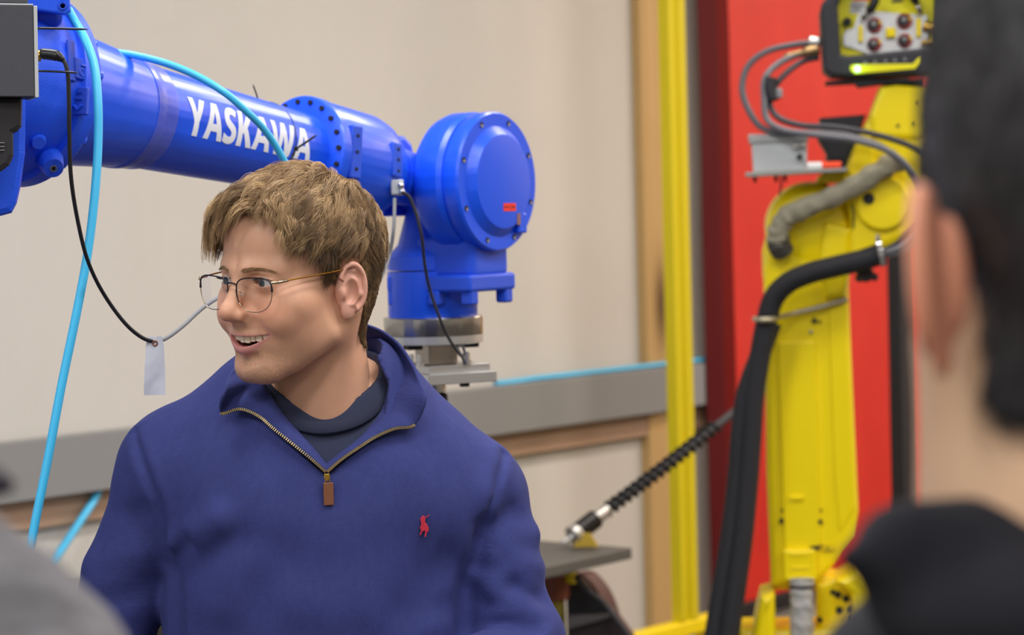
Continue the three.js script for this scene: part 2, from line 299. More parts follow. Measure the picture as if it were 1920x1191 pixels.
// ---------------------------------------------------------------- blue robot: forearm running away from the lens, wrist hanging at its far end
const bA = P(100, 180, 2.95), bC = P(805, 345, 3.6), bDir = bC.clone().sub(bA).normalize(), bLen = bC.distanceTo(bA);
const bN = bDir.clone().cross(UP).normalize(); if (bN.x < 0) bN.negate();               // wrist axis, level, towards the lens and right
const bQ = bN.clone().cross(bDir).normalize(); if (bQ.y < 0) bQ.negate();
function tAt(px) { let a = -.6, b = 1.2; for (let i = 0; i < 50; i++) { const m = (a + b) / 2; project(bA.clone().addScaledVector(bDir, m))[0] < px ? a = m : b = m; } return a; }
const onArm = t => bA.clone().addScaledVector(bDir, t);
const blueRobot = thing('industrial_robot', 'bright blue industrial robot arm with white lettering reaching over the man', 'robot');
{
  const t = blueRobot;
  // --- elbow casting
  const tf = tAt(58);
  const cast = part('elbow_housing', [turned(bA, bDir, [[tf - .15, 0], [tf - .15, .085], [tf - .135, .098], [tf - .10, .108], [tf - .045, .113], [tf - .03, .1135], [tf - .028, .119], [tf - .004, .119], [tf, .116], [tf, .088], [tf + .001, 0]], 80)], M.blueCast, t);
  const rT = tAt(240), rF = tAt(560);
  const cone = part('forearm_socket', turned(bA, bDir, [[tf - .01, 0], [tf - .01, .092], [tf + .012, .088], [tf + .03, .0865], [rT - .012, .0715], [rT - .004, .0712], [rT + .004, .067], [rT + .006, 0]], 80), M.blue, t);
  const tubeR = x => lerp(.0675, .0565, clamp((x - rT) / (rF - rT)));
  const arm = part('forearm_tube', turned(bA, bDir, [[rT - .005, 0], [rT - .005, .067], [rT + .03, tubeR(rT + .03)], [rT + .12, tubeR(rT + .12)], [rT + .25, tubeR(rT + .25)], [rF + .005, .0565], [rF + .005, 0]], 96), M.blue, t);
  // clear tape wound round the joint
  const tape = []; for (let i = 0; i <= 40; i++) { const u = i / 40; tape.push([rT - .022 + u * .042, lerp(.0735, .0688, u) + (i === 0 || i === 40 ? -.004 : .0005 * Math.sin(u * 9))]); }
  part('tape_band', turned(bA, bDir, tape, 90, 1), phy(0x9fb4f4, .28, { transmission: .72, thickness: 0, ior: 1.4, specularIntensity: 1 }), t, 'clear glossy tape wound round the forearm');
  // flange bolts on the elbow
  const around = (tt, r, deg) => { const a = deg * Math.PI / 180; return { p: onArm(tt).addScaledVector(bN, Math.cos(a) * r).addScaledVector(bQ, Math.sin(a) * r), r: bN.clone().multiplyScalar(Math.cos(a)).addScaledVector(bQ, Math.sin(a)) }; };
  for (let i = 0; i < 16; i++) { const q = around(tf - .002, .103, i * 22.5 + 8); part('flange_bolt', [cylAt(q.p, bDir, .0075, .013, 12), cylAt(q.p.clone().addScaledVector(bDir, -.001), bDir, .0095, .003, 16)], M.blue, t); }
  // raised pad with a plug, and a smaller rib under the box
  for (const [px, py, r, l] of [[92, 297, .0125, .03], [70, 265, .008, .008]]) {
    const h = hit(cast, px, py); if (!h) continue; const d = camera.position.clone().sub(h.p).setY(0).normalize().multiplyScalar(.6).addScaledVector(h.n, .5).normalize();
    const boss = part('boss', turned(h.p.clone().addScaledVector(d, -.02), d, [[0, 0], [0, r * 1.5], [.02, r * 1.35], [.02 + l - .002, r], [.02 + l, r * .93], [.02 + l, 0]], 32), M.blueCast, t);
    if (r > .01) { part('plug', turned(h.p.clone().addScaledVector(d, l), d, [[0, 0], [0, .0042], [.001, .0042], [.0012, .0028], [-.001, .0026], [-.001, 0]], 20), M.steel, boss); part('plug_socket', cylAt(h.p.clone().addScaledVector(d, l - .0005), d, .0022, .001, 12), M.hole, boss); }
  }
  // cast-on plate with raised signs
  {
    const h = hit(cast, 150, 190), h2 = hit(cast, 150, 130);
    if (h && h2) {
      const m = frameZ(h.p, h.n, bQ);
      const plate = part('cast_plate', at(mv(rbox(.022, .033, .008, .002), 0, 0, .001), m), M.blueCast, t);
      part('raised_sign', [at(extr([[-.006, -.006], [0, -.012], [.007, -.006], [.004, -.004], [0, -.008], [-.003, -.004]], .004, .0008), m.clone().multiply(new THREE.Matrix4().setPosition(0, 0, .004))), at(mv(rbox(.009, .004, .004, .001), .001, .003, .0055), m), at(mv(rbox(.005, .005, .004, .001), .002, .011, .0055), m)], M.blueCast, plate);
      const m2 = frameZ(h2.p, h2.n, bQ);
      const p2 = part('cast_plate', [at(mv(rbox(.022, .026, .007, .002), 0, 0, 0), m2), at(mv(rbox(.012, .05, .004, .002), -.014, .008, 0), m2)], M.blueCast, t);
      part('raised_sign', [at(mv(new THREE.TorusGeometry(.004, .0012, 8, 18), 0, -.005, .0035), m2), at(mv(rbox(.008, .003, .003, .001), .002, .004, .004), m2)], M.blueCast, p2);
    }
  }
  // lug with an eye on top of the casting, drawn facing the lens
  {
    const c = P(100, 8, 2.79), m = frameZ(c, camera.position.clone().sub(c).addScaledVector(UP, .15), UP), k = 2.79 / F;
    const sh = new THREE.Shape([[-60, -60], [20, -60], [30, -20], [32, 14], [22, 20], [-30, 12], [-60, 8]].map(q => new THREE.Vector2(q[0] * k, -q[1] * k)));
    const hole = new THREE.Path(); hole.absellipse(17 * k, -4 * k, 5 * k, 6 * k, 0, Math.PI * 2); sh.holes.push(hole);
    part('lifting_lug', [at(mv(extr(sh, .03, .0025), 0, 0, -.02), m), at(mv(new THREE.TorusGeometry(6.5 * k, .0013, 8, 24), 17 * k, -4 * k, .0105), m), at(mv(rbox(.06, .09, .06, .01), -.02, .02, -.05), m)], M.blueCast, t);
    part('painted_lug_eye', at(mv(new THREE.CylinderGeometry(5 * k, 5 * k, .004, 20).rotateX(Math.PI / 2), 17 * k, -4 * k, -.008), m), M.hole, t);  // dark disc set in the eye, its shade put into the colour
  }
  // lobe of the elbow below the drive box
  {
    const c = P(0, 290, 2.75), m = frameZ(c, camera.position.clone().sub(c).addScaledVector(V(.35, 0, 0), 1), UP), k = 2.75 / F;
    const sh = new THREE.Shape([[-160, -130], [50, -130], [52, -90], [48, 0], [38, 60], [30, 92], [20, 110], [0, 115], [-60, 110], [-160, 60]].map(q => new THREE.Vector2(q[0] * k, -q[1] * k)));
    part('elbow_lobe', at(mv(extr(sh, .05, .008), 0, 0, -.05), m), M.blueCast, t);
  }
  // --- far flange and wrist rotation housing
  const tz = px => tAt(px);
  const j4 = part('wrist_roll_housing', turned(bA, bDir, [[rF - .004, 0], [rF - .004, .062], [rF, .0795], [rF + .003, .0815], [rF + .016, .0815], [rF + .018, .077], [rF + .03, .0795], [tz(668), .0775], [tz(684), .073], [tz(702), .061], [tz(716), .049], [tz(724), .045], [tz(726), 0]], 96), M.blue, t);
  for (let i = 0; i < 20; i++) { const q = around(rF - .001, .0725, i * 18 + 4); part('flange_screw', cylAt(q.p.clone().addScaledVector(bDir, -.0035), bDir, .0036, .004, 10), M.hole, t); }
  { // flat pads with screw rows on the near side of the housing
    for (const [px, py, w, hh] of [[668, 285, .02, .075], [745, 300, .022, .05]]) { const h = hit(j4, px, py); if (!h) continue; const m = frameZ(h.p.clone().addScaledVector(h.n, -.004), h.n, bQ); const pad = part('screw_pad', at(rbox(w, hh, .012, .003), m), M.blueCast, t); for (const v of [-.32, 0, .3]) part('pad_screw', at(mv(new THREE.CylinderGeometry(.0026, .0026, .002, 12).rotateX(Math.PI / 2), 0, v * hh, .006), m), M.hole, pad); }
  }
  // --- wrist: fork, bend-axis drum with its round cover, roll flange below
  const at2 = (n, a, q) => bC.clone().addScaledVector(bN, n).addScaledVector(bDir, a).addScaledVector(UP, q);
  const hDir = V(bDir.x, 0, bDir.z).normalize();
  const wf = (n, a, q) => frame(at2(n, a, q), bN, UP, bN.clone().cross(UP));
  part('wrist_fork', [turned(onArm(tz(715)), bDir, [[0, 0], [0, .046], [.03, .043], [.06, .04], [.1, .038], [.1, 0]], 48), turned(bC.clone().addScaledVector(bN, -.075), bN, [[0, 0], [0, .036], [.006, .042], [.06, .042], [.075, .038], [.11, .038], [.11, 0]], 56), at(mv(rbox(.10, .052, .075, .008), -.035, .002, 0), frame(bC, hDir, UP, hDir.clone().cross(UP)))], M.blueCast, t);
  // lobe that stands up behind the fork
  part('fork_lobe', at(mv(extr([[-.05, -.05], [.03, -.05], [.034, .03], [.026, .058], [.008, .07], [-.022, .07], [-.045, .055]], .045, .006), 0, 0, -.02), frame(at2(-.058, -.02, .0), hDir, UP, hDir.clone().cross(UP))), M.blueCast, t);
  const drumProf = [[.020, 0], [.020, .070], [.024, .078], [.034, .089], [.044, .0985], [.058, .1035], [.086, .1035], [.094, .1005], [.0945, .098], [.097, .0995], [.109, .1025], [.121, .1025], [.1245, .100], [.1245, .083], [.1245, .0]];
  const drum = part('wrist_drum', turned(bC, bN, drumProf.map(q => [q[0], q[1]]), 110, .35), M.blue, t);
  const fC = bC.clone().addScaledVector(bN, .1245);
  const cover = part('drum_cover', turned(fC, bN, [[-.002, 0], [-.002, .082], [.0, .0815], [.0095, .0705], [.011, .069], [.0115, .066], [.0115, 0]], 96, .3), M.blue, t);
  const fFrame = frame(fC, V(0, 0, 0).crossVectors(UP, bN).normalize(), UP, bN);
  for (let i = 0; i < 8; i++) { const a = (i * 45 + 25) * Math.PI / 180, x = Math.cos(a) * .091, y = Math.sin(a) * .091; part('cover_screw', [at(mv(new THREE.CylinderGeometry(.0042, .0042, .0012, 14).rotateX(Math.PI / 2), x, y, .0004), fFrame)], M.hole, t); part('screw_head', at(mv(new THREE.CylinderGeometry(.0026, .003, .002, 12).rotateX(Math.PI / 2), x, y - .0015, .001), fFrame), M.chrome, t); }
  part('cover_lug', at(mv(rbox(.022, .03, .01, .003), .05, -.062, .005), fFrame), M.blue, t);
  // notices on the cover
  {
    const w = .032, h = .0115, cv = document.createElement('canvas'); cv.width = 256; cv.height = 92; const c = cv.getContext('2d');
    c.fillStyle = '#ff3a22'; c.fillRect(0, 0, 256, 92); c.fillStyle = '#4a0d08'; c.font = 'bold 40px sans-serif';
    c.beginPath(); c.moveTo(14, 46); c.lineTo(50, 28); c.lineTo(50, 64); c.fill(); c.fillRect(46, 40, 52, 12); c.fillRect(104, 42, 10, 10); c.strokeStyle = '#4a0d08'; c.lineWidth = 7; c.strokeRect(124, 30, 30, 34);
    c.beginPath(); c.moveTo(244, 46); c.lineTo(208, 28); c.lineTo(208, 64); c.fill(); c.fillRect(168, 38, 44, 16);
    const tx = new THREE.CanvasTexture(cv); tx.colorSpace = THREE.SRGBColorSpace;
    part('notice', [at(mv(new THREE.BoxGeometry(w, h, .0006), .012, -.038, .0119), fFrame)], std(0xffffff, .5, 0, { map: tx }), t, 'small red notice with dark arrows');
    part('notice', at(mv(new THREE.BoxGeometry(.0085, .0165, .0006), .035, -.056, .0119), fFrame), std(0x9a6a62, .5), t, 'small brown label');
  }
  // casting below the drum and tool roll body
  const tool = q => bC.clone().addScaledVector(UP, -q);
  part('wrist_casting', [
    turned(tool(-.02), V(0, -1, 0), [[.03, 0], [.03, .030], [.06, .036], [.11, .050], [.128, .066], [.148, .066], [.148, 0]], 64),
    at(mv(rbox(.155, .026, .12, .006), .035, -.148, 0), frame(bC, bN, UP, bN.clone().cross(UP))),
    at(mv(rbox(.11, .07, .1, .015), .055, -.11, 0), frame(bC, bN, UP, bN.clone().cross(UP))),
  ], M.blueCast, t);
  for (const [x, z] of [[.10, .045], [.045, .052], [-.03, .05], [.1, -.045]]) part('casting_lug', at(mv(rbox(.02, .022, .02, .004), x, -.169, z), frame(bC, bN, UP, bN.clone().cross(UP))), M.blueCast, t);
  const roll = part('tool_roll_body', turned(tool(.13), V(0, -1, 0), [[0, 0], [0, .0672], [.066, .0672], [.069, .066], [.069, 0]], 80), M.blue, t);
  // upper arm, shoulder and base (outside the picture)
  const el = onArm(tf - .2), foot = V(el.x - .55, 0, el.z - .15), j2 = V(el.x - .4, .95, el.z - .1);
  part('upper_arm', [vtube([el.clone().addScaledVector(bN, -.16), el.clone().add(V(-.15, -.2, -.12)), j2.clone().add(V(0, .1, -.1)), j2.clone().add(V(0, 0, -.1))], u => lerp(.085, .11, u), 24, 20)], M.blueCast, t);
  part('shoulder', turned(j2.clone().addScaledVector(bN, -.2), bN, [[0, 0], [0, .15], [.36, .15], [.37, .13], [.37, 0]], 48), M.blueCast, t);
  part('robot_base', [turned(V(j2.x, 0, j2.z), UP, [[0, 0], [0, .3], [.03, .3], [.06, .22], [.5, .19], [.72, .2], [.85, .16], [.9, 0]], 48)], M.blueCast, t);
  // sensor connector on the wrist
  const cn = hit([j4, drum], 745, 352) ?? { p: P(745, 352, 3.45), n: bN }; const cdir = camera.position.clone().sub(cn.p).normalize(), cm = frameZ(cn.p.clone().addScaledVector(cdir, .006), cdir.clone().setY(.04), UP);
  const cb = part('connector_block', at(rbox(.0185, .022, .03, .003), cm), M.lightGrey, t, 'pale grey connector block');
  part('connector_screw', [at(mv(new THREE.SphereGeometry(.0048, 14, 10), .005, .002, .0155), cm), at(mv(new THREE.SphereGeometry(.0048, 14, 10), .0065, -.0075, .0155), cm)], M.chrome, cb);
  // lettering wrapped round the tube
  {
    const font = await new FontLoader().loadAsync('fonts/droid/droid_sans_bold.typeface.json');
    const t0 = tAt(281), t1 = tAt(525), str = 'YASKAWA', L = t1 - t0, hgt = .0315;
    const mid = -.075;                                              // height angle of the text's middle on the tube
    const gs = [];
    let x = 0; const widths = [...str].map(ch => { const g = new TextGeometry(ch, { font, size: 1, depth: .02, curveSegments: 4, bevelEnabled: true, bevelThickness: .002, bevelSize: .018, bevelSegments: 1 }); g.computeBoundingBox(); return g; });
    const gaps = [-.05, -.03, .03, -.03, -.04, -.05, 0]; let tot = 0; widths.forEach((g, i) => { const b = g.boundingBox; tot += b.max.x - b.min.x + .06 + gaps[i]; });
    widths.forEach((g, i) => {
      const b = g.boundingBox, gx = x - b.min.x; x += b.max.x - b.min.x + .06 + gaps[i];
      let h = new TessellateModifier(.12, 6).modify(g.index ? g.toNonIndexed() : g);
      const p = h.attributes.position;
      for (let k = 0; k < p.count; k++) {
        const tt = t0 + (p.getX(k) + gx) / tot * L, r = tubeR(tt) + .0002 + p.getZ(k) * .02, a = mid + (p.getY(k) / .72 - .5) * hgt / .06;
        const q = onArm(tt).addScaledVector(bN, Math.cos(a) * r).addScaledVector(bQ, Math.sin(a) * r); p.setXYZ(k, q.x, q.y, q.z);
      }
      h.computeVertexNormals(); gs.push(h);
    });
    const let0 = new THREE.Group(); let0.name = 'lettering'; let0.userData.label = 'white block lettering reading YASKAWA'; t.add(let0);
    gs.forEach(g => part('letter', g, std(0xf4f6fb, .5, 0, { side: THREE.DoubleSide }), let0));
  }
  // --- things on the robot
  const toolFrame = (q, yaw) => frame(tool(q), V(Math.cos(yaw), 0, -Math.sin(yaw)), UP, V(Math.sin(yaw), 0, Math.cos(yaw)));
  const g = thing('robot_tool', 'steel mounting rings and stacked aluminium plates hanging from the blue wrist', 'robot tool');
  part('upper_ring', [turned(tool(.199), V(0, -1, 0), [[0, 0], [0, .0735], [.0015, .0745], [.026, .0745], [.027, .074], [.027, 0]], 90)], M.steel, g);
  part('lower_ring', turned(tool(.2265), V(0, -1, 0), [[0, 0], [0, .0745], [.0115, .0745], [.0125, .073], [.0125, 0]], 90), M.alu, g);
  for (const [x, z] of [[-.045, .03], [.045, .03], [.0, -.05], [.05, -.01]]) part('rubber_pad', at(mv(rbox(.024, .007, .024, .002), x, -.0035, z), toolFrame(.239, .4)), M.black, g);
  part('spacer_block', at(mv(rbox(.05, .032, .044, .002), .004, -.016, 0), toolFrame(.239, .55)), std(0xa59c92, .35, 1), g);
  for (const [x, z] of [[-.033, .04], [-.02, .046], [.05, .02]]) part('clamp_screw', [turned(tool(.271).add(V(x, 0, z)), UP, [[0, 0], [0, .007], [.006, .007], [.0065, .0045], [.018, .0045], [.0185, 0]], 16)], M.chrome, g);
  part('upper_plate', at(mv(rbox(.105, .012, .085, .001), .02, -.006, 0), toolFrame(.271, .55)), M.alu, g);
  part('lower_plate', at(mv(rbox(.115, .016, .095, .001), .022, -.008, .003), toolFrame(.283, .5)), M.alu, g);
  part('stem', [turned(tool(.299), V(0, -1, 0), [[0, 0], [0, .0165], [.014, .0165], [.0142, .014], [.016, 0]], 32)], M.steel, g);
  part('rubber_foot', [turned(tool(.314), V(0, -1, 0), [[0, 0], [0, .014], [.003, .0185], [.03, .0195], [.034, .016], [.034, 0]], 36), at(mv(rbox(.012, .008, .012, .001), .045, -.004, .01), toolFrame(.299, .5))], M.rubber, g);
  rebase(g, tool(.348));
  rebase(t, V(j2.x, 0, j2.z));
}
// drive box at the elbow
{
  const t = thing('drive_box', 'dark grey metal drive box with a black motor fixed to the blue elbow', 'control box');
  const d = 2.64, k = d / F, c = P(-8, 95, d), m = frameZ(c, camera.position.clone().sub(c).setY(-.05).add(V(.28, 0, 0)), V(.015, 1, 0));
  const spk = std(0x4a4a50, .6, .1, { bumpMap: speck, bumpScale: .0004 });
  part('box_body', at(mv(rbox(146 * k, 172 * k, .09, .0015), -2 * k, 0, -.046), m), spk, t);
  part('side_plate', at(mv(rbox(7 * k, 172 * k, .091, .0006), 75 * k, -1 * k, -.046), m), M.lightGrey, t, 'light grey side plate');
  part('top_cover', at(mv(rbox(140 * k, 40 * k, .08, .003), -6 * k, 108 * k, -.05), m), std(0x47474b, .7), t);
  part('cover_seam', at(mv(rbox(146 * k, 3 * k, .0905, .0005), -2 * k, 87 * k, -.046), m), M.lightGrey, t);
  part('motor_housing', [at(mv(extr([[-80, 0], [52, 0], [50, -55], [42, -64], [34, -68], [34, -110], [26, -128], [10, -140], [-80, -140]].map(q => [q[0] * k, q[1] * k]), .07, .006), 0, -86 * k, -.09), m)], std(0x29282b, .45), t, 'black motor housing');
  part('motor_fin', [0, 1, 2].map(i => at(mv(rbox(44 * k, 1.6 * k, .004, .0003), -6 * k, (-172 - i * 7) * k, -.0195), m)), M.midGrey, t);
  part('plug_socket', [at(mv(new THREE.CylinderGeometry(10 * k, 11 * k, 10 * k, 20).rotateZ(Math.PI / 2), 84 * k, -6 * k, -.03), m)], M.brass, t, 'brass cable socket');
  rebase(t, P(0, 320, d));
}
const wiggle = (pts, r, mat, n = 90, s = 10) => tube(PP(pts), r, n, s);
single('air_hose', tube(PP([[128, 18, 2.83], [140, 40, 2.825], [160, 75, 2.81], [176, 120, 2.80], [183, 180, 2.79], [184, 260, 2.785], [179, 350, 2.78], [165, 470, 2.775], [143, 590, 2.77], [116, 720, 2.765], [88, 870, 2.76], [62, 1000, 2.755], [50, 1070, 2.75], [20, 1260, 2.74]]), .0052, 140, 14), M.hose, 'thick light blue air hose hanging from the robot elbow past its drive box', 'hose');
single('air_hose', tube(PP([[150, 70, 2.99], [190, 93, 3.0], [250, 103, 2.99], [315, 120, 2.985], [370, 143, 2.985], [420, 173, 2.985], [460, 207, 3.0], [498, 246, 3.03], [532, 300, 3.06], [560, 360, 3.08], [575, 430, 3.1], [560, 520, 3.12], [540, 620, 3.12], [530, 760, 3.1]]), .0047, 140, 14), M.hose, 'light blue air hose looping over the white lettering of the robot', 'hose');
{
  const t = thing('sensor_cable', 'thin sensor cable, black then grey, sagging from the drive box to the wrist connector', 'cable');
  part('black_section', tube(PP([[104, 104, 2.665], [118, 112, 2.665], [126, 132, 2.665], [129, 180, 2.668], [130, 250, 2.675], [133, 330, 2.69], [145, 410, 2.715], [165, 490, 2.745], [200, 560, 2.79], [240, 612, 2.81], [270, 635, 2.825], [292, 642, 2.835]]), .0024, 110, 8), M.black, t);
  part('grey_section', tube(PP([[292, 642, 2.835], [312, 634, 2.845], [340, 614, 2.86], [385, 574, 2.89], [440, 545, 2.93], [540, 555, 3.03], [640, 570, 3.17], [690, 552, 3.27], [712, 525, 3.32], [730, 480, 3.36], [738, 430, 3.35], [740, 372, 3.36]]), .0026, 110, 8), M.cableGrey, t, 'grey cable section');
  part('plug', [vtube(PP([[76, 101, 2.665], [82, 101, 2.665], [104, 104, 2.665], [112, 108, 2.665], [119, 113, 2.665]]), u => u < .1 ? .0055 : u < .6 ? .0062 : lerp(.0058, .003, (u - .6) / .4), 24, 14)], M.blackGloss, t);
  rebase(t, P(292, 642, 2.835));
}
{
  const t = thing('paper_tag', 'white paper tag with an eyelet hanging on the thin cable', 'tag');
  const c = P(290, 643, 2.83), k = 2.83 / F, m = frameZ(c, camera.position.clone().sub(c).add(V(-.6, 0, 0)), UP);
  const pos = [], idx = [], uv = [], nI = 10, nJ = 18;
  for (const sd of [0, 1]) for (let j = 0; j <= nJ; j++) for (let i = 0; i <= nI; i++) { const u = i / nI - .5, v = j / nJ, w = v < .12 ? 34 - (.12 - v) * 70 : 34 + v * 7; pos.push((u * w + 1 - v * 3) * k, (12 - v * 110) * k, (.0016 * Math.sin(v * 5 + u * 3) + .002 * u * u * 4) - .001 + .001 * N3(u * 5, v * 6, 1) - sd * .0004); uv.push(u + .5, v); }
  const L = (nI + 1) * (nJ + 1); for (let j = 0; j < nJ; j++) for (let i = 0; i < nI; i++) { const a = j * (nI + 1) + i, b = a + nI + 1; idx.push(a, b, a + 1, b, b + 1, a + 1, L + a, L + a + 1, L + b, L + b, L + a + 1, L + b + 1); }
  const g = new THREE.BufferGeometry(); g.setAttribute('position', new THREE.Float32BufferAttribute(pos, 3)); g.setAttribute('uv', new THREE.Float32BufferAttribute(uv, 2)); g.setIndex(idx); g.computeVertexNormals();
  part('paper', at(g, m), phy(0xe4e6ee, .7, { transmission: .15, thickness: 0, side: THREE.DoubleSide }), t);
  part('eyelet', at(mv(new THREE.TorusGeometry(4.4 * k, 1.6 * k, 8, 20), 1 * k, -1 * k, .0008), m), std(0x8a5a48, .4, .6), t, 'brown metal eyelet');
  rebase(t, c);
}
single('tool_cable', tube(PP([[754, 360, 3.35], [766, 368, 3.355], [780, 400, 3.36], [790, 440, 3.365], [797, 500, 3.40], [808, 550, 3.43], [822, 590, 3.44], [838, 628, 3.455], [855, 655, 3.47], [866, 668, 3.475], [871, 662, 3.48], [866, 648, 3.485], [858, 652, 3.48], [868, 672, 3.475], [872, 684, 3.475]]), .0022, 140, 8), M.cable, 'thin dark cable running from the wrist connector down to the tool plates', 'cable');
// cable ties
function tie(label, strapPts, headP, tailPts, r, headR) {
  const t = thing('cable_tie', label, 'cable tie');
  if (strapPts) part('strap', vtube(strapPts, r, 60, 6), M.blackGloss, t);
  part('tie_head', at(rbox(headR * 2, headR * 2, headR * 1.6, headR * .3), frameZ(headP, camera.position.clone().sub(headP))), M.blackGloss, t);
  part('tail', vtube(tailPts, u => r * (u > .9 ? lerp(1, .3, (u - .9) * 10) : 1), 24, 6), M.blackGloss, t);
  rebase(t, headP);
}
{
  const tt = tAt(492), R = .0588, circ = []; for (let i = 0; i <= 30; i++) { const a = lerp(1.75, -.35, i / 30); circ.push(onArm(tt).addScaledVector(bN, Math.cos(a) * R).addScaledVector(bQ, Math.sin(a) * R)); }
  const h = circ[0]; tie('thin black cable tie round the blue tube with its tail sticking up', circ, h, [h, h.clone().add(V(-.003, .012, .001)), h.clone().add(V(-.0075, .026, .002))], .0011, .003);
  const h2 = P(555, 279, 3.18); tie('black cable tie knotted over the last white letters', PP([[545, 300, 3.18], [549, 290, 3.18], [555, 279, 3.18]]), h2, PP([[555, 279, 3.18], [575, 266, 3.18], [594, 253, 3.18]]), .0014, .003);
  const a1 = P(62, 53, 2.66); tie('black cable tie tail pointing across the blue hose from the top of the drive box', null, a1, PP([[62, 53, 2.66], [110, 53.5, 2.66], [165, 55, 2.66]]), .0013, .004);
  const a2 = P(62, 133, 2.66); tie('shorter black cable tie tail below the plug of the drive box', null, a2, PP([[62, 133, 2.66], [100, 134, 2.66], [146, 136.5, 2.66]]), .0012, .004);
}
// ---------------------------------------------------------------- yellow welding robot
const yd = 5.3, yk = yd / F;
const yO = P(1530, 800, yd), yM = frameZ(yO, camera.position.clone().sub(yO).setY(0).add(V(.15, 0, 0)), UP);
// outline given in photograph millimetre-steps about (1530, 800); z towards the lens
const yp = q => [(q[0] - 1530) * yk, -(q[1] - 800) * yk];
const yshape = pts => new THREE.Shape(pts.map(q => new THREE.Vector2(...yp(q))));
const yx = (pts, z0, z1, bev = .004) => at(mv(extr(pts.getPoints ? pts : yshape(pts), z1 - z0, bev), 0, 0, z0), yM.clone());
const yv = (px, py, z) => V(...yp([px, py]), z).applyMatrix4(yM);
const yz = V(0, 0, 1).transformDirection(yM), yX = V(1, 0, 0).transformDirection(yM);
const ycyl = (px, py, z0, z1, r, seg = 40, c = .003) => turned(yv(px, py, z0), yz, [[0, 0], [0, r], [z1 - z0 - c, r], [z1 - z0, r - c], [z1 - z0, 0]], seg);
{
  const t = thing('welding_robot', 'yellow welding robot standing before the red curtain, its elbow bent', 'robot');
  const Y = M.yellow;
  // lower arm: broad column with a raised middle and a bevelled right flank
  part('lower_arm', [
    yx([[1438, 500], [1446, 470], [1470, 440], [1520, 425], [1580, 440], [1596, 500], [1598, 640], [1606, 960], [1600, 1010], [1560, 1060], [1520, 1100], [1440, 1100], [1436, 900], [1438, 640]], -.07, .0, .012),
    yx([[1462, 640], [1532, 640], [1534, 1010], [1524, 1086], [1474, 1086], [1466, 1010]], -.01, .007, .003),
    yx([[1556, 520], [1590, 540], [1592, 640], [1600, 955], [1570, 1000], [1562, 900]], -.01, .004, .004),
  ], Y, t);
  const face = z => z;
  for (const [px, py, r] of [[1462, 976, .0052], [1534, 979, .0052], [1463, 956, .0022], [1536, 957, .0022], [1531, 601, .0058], [1541, 603, .003]]) part('painted_bolt_hole', ycyl(px, py, -.003, .0085, r, 16, .0005), M.hole, t);  // solid discs, not bored: the shade of each hole is painted
  part('bolt', [turned(yv(1524, 621, .006), yz, [[0, 0], [0, .0048], [.005, .0045], [.006, .003], [.006, 0]], 6)], M.chrome, t);
  part('shadow_ledge', yx([[1478, 930], [1505, 930], [1502, 937], [1481, 937]], .005, .013, .001), Y, t);  // raised ledge in place of a slot, shaped to throw a dark line
  // lower bracket, with its step lines
  part('arm_bracket', [yx([[1464, 1030], [1524, 1030], [1524, 1088], [1464, 1088]], .004, .02, .004), yx([[1476, 1037], [1512, 1037], [1512, 1040], [1476, 1040]], .018, .023, .001), yx([[1478, 1062], [1512, 1062], [1512, 1065], [1478, 1065]], .018, .023, .001)], Y, t);
  part('index_mark', yx([[1512, 1025], [1540, 1022], [1526, 1034]], .008, .0105, .0006), M.hole, t);
  { // stamped axis mark
    const cv = document.createElement('canvas'); cv.width = 128; cv.height = 64; const c = cv.getContext('2d'); c.fillStyle = '#eccf00'; c.fillRect(0, 0, 128, 64); c.fillStyle = '#3a3300'; c.font = 'bold 46px sans-serif'; c.fillText('J2', 34, 48); c.fillRect(6, 56, 116, 5);
    const tx = new THREE.CanvasTexture(cv); tx.colorSpace = THREE.SRGBColorSpace; part('axis_mark', at(mv(new THREE.BoxGeometry(24 * yk, 12 * yk, .001), ...yp([1549, 1029]), .0045), yM.clone()), std(0xffffff, .45, 0, { map: tx }), t, 'small dark axis marking');
  }
  // elbow: drum on the lower arm and the forearm housing beside it
  part('elbow_drum', [turned(yv(1528, 425, -.17), yz, [[0, 0], [0, .092], [.03, .1], [.12, .1], [.15, .094], [.17, .075], [.176, .05], [.176, 0]], 64), yx([[1437, 520], [1437, 470], [1450, 420], [1470, 375], [1490, 350], [1550, 340], [1600, 370], [1606, 470], [1597, 540]], -.14, -.02, .02)], Y, t);
  part('elbow_fairing', [yx([[1553, 415], [1604, 430], [1600, 500], [1590, 560], [1552, 560], [1540, 500]], -.03, .022, .014)], Y, t);
  part('forearm_housing', [yx([[1596, 500], [1600, 420], [1588, 335], [1606, 290], [1622, 255], [1645, 215], [1760, 210], [1770, 320], [1740, 420], [1712, 450], [1700, 452], [1640, 480]], -.1, .035, .016), ycyl(1660, 385, -.08, .05, .06, 40, .006)], Y, t);
  part('forearm', [yx([[1640, 222], [1660, 170], [1690, 166], [1790, 180], [1790, 240], [1730, 270], [1640, 265]], -.07, .045, .012), yx([[1622, 258], [1640, 262], [1650, 330], [1600, 336], [1596, 320]], -.05, .045, .006)], Y, t);
  for (const [px, py] of [[1690, 243], [1720, 240], [1728, 202], [1701, 370], [1701, 390], [1647, 401]]) part('painted_bolt_hole', ycyl(px, py, .03, py > 300 ? .038 : .048, py === 401 ? .002 : .0036, 14, .0005), M.hole, t);  // dark discs again, hole shade painted on
  part('drain_plug', ycyl(1634, 376, .03, .055, .0125, 24, .003), M.black, t, 'black round plug');
  part('edge_seal', tube([yv(1603, 380, .03), yv(1606, 400, .034), yv(1606, 430, .03), yv(1603, 480, .02)], .0022, 24, 8), M.rubber, t);
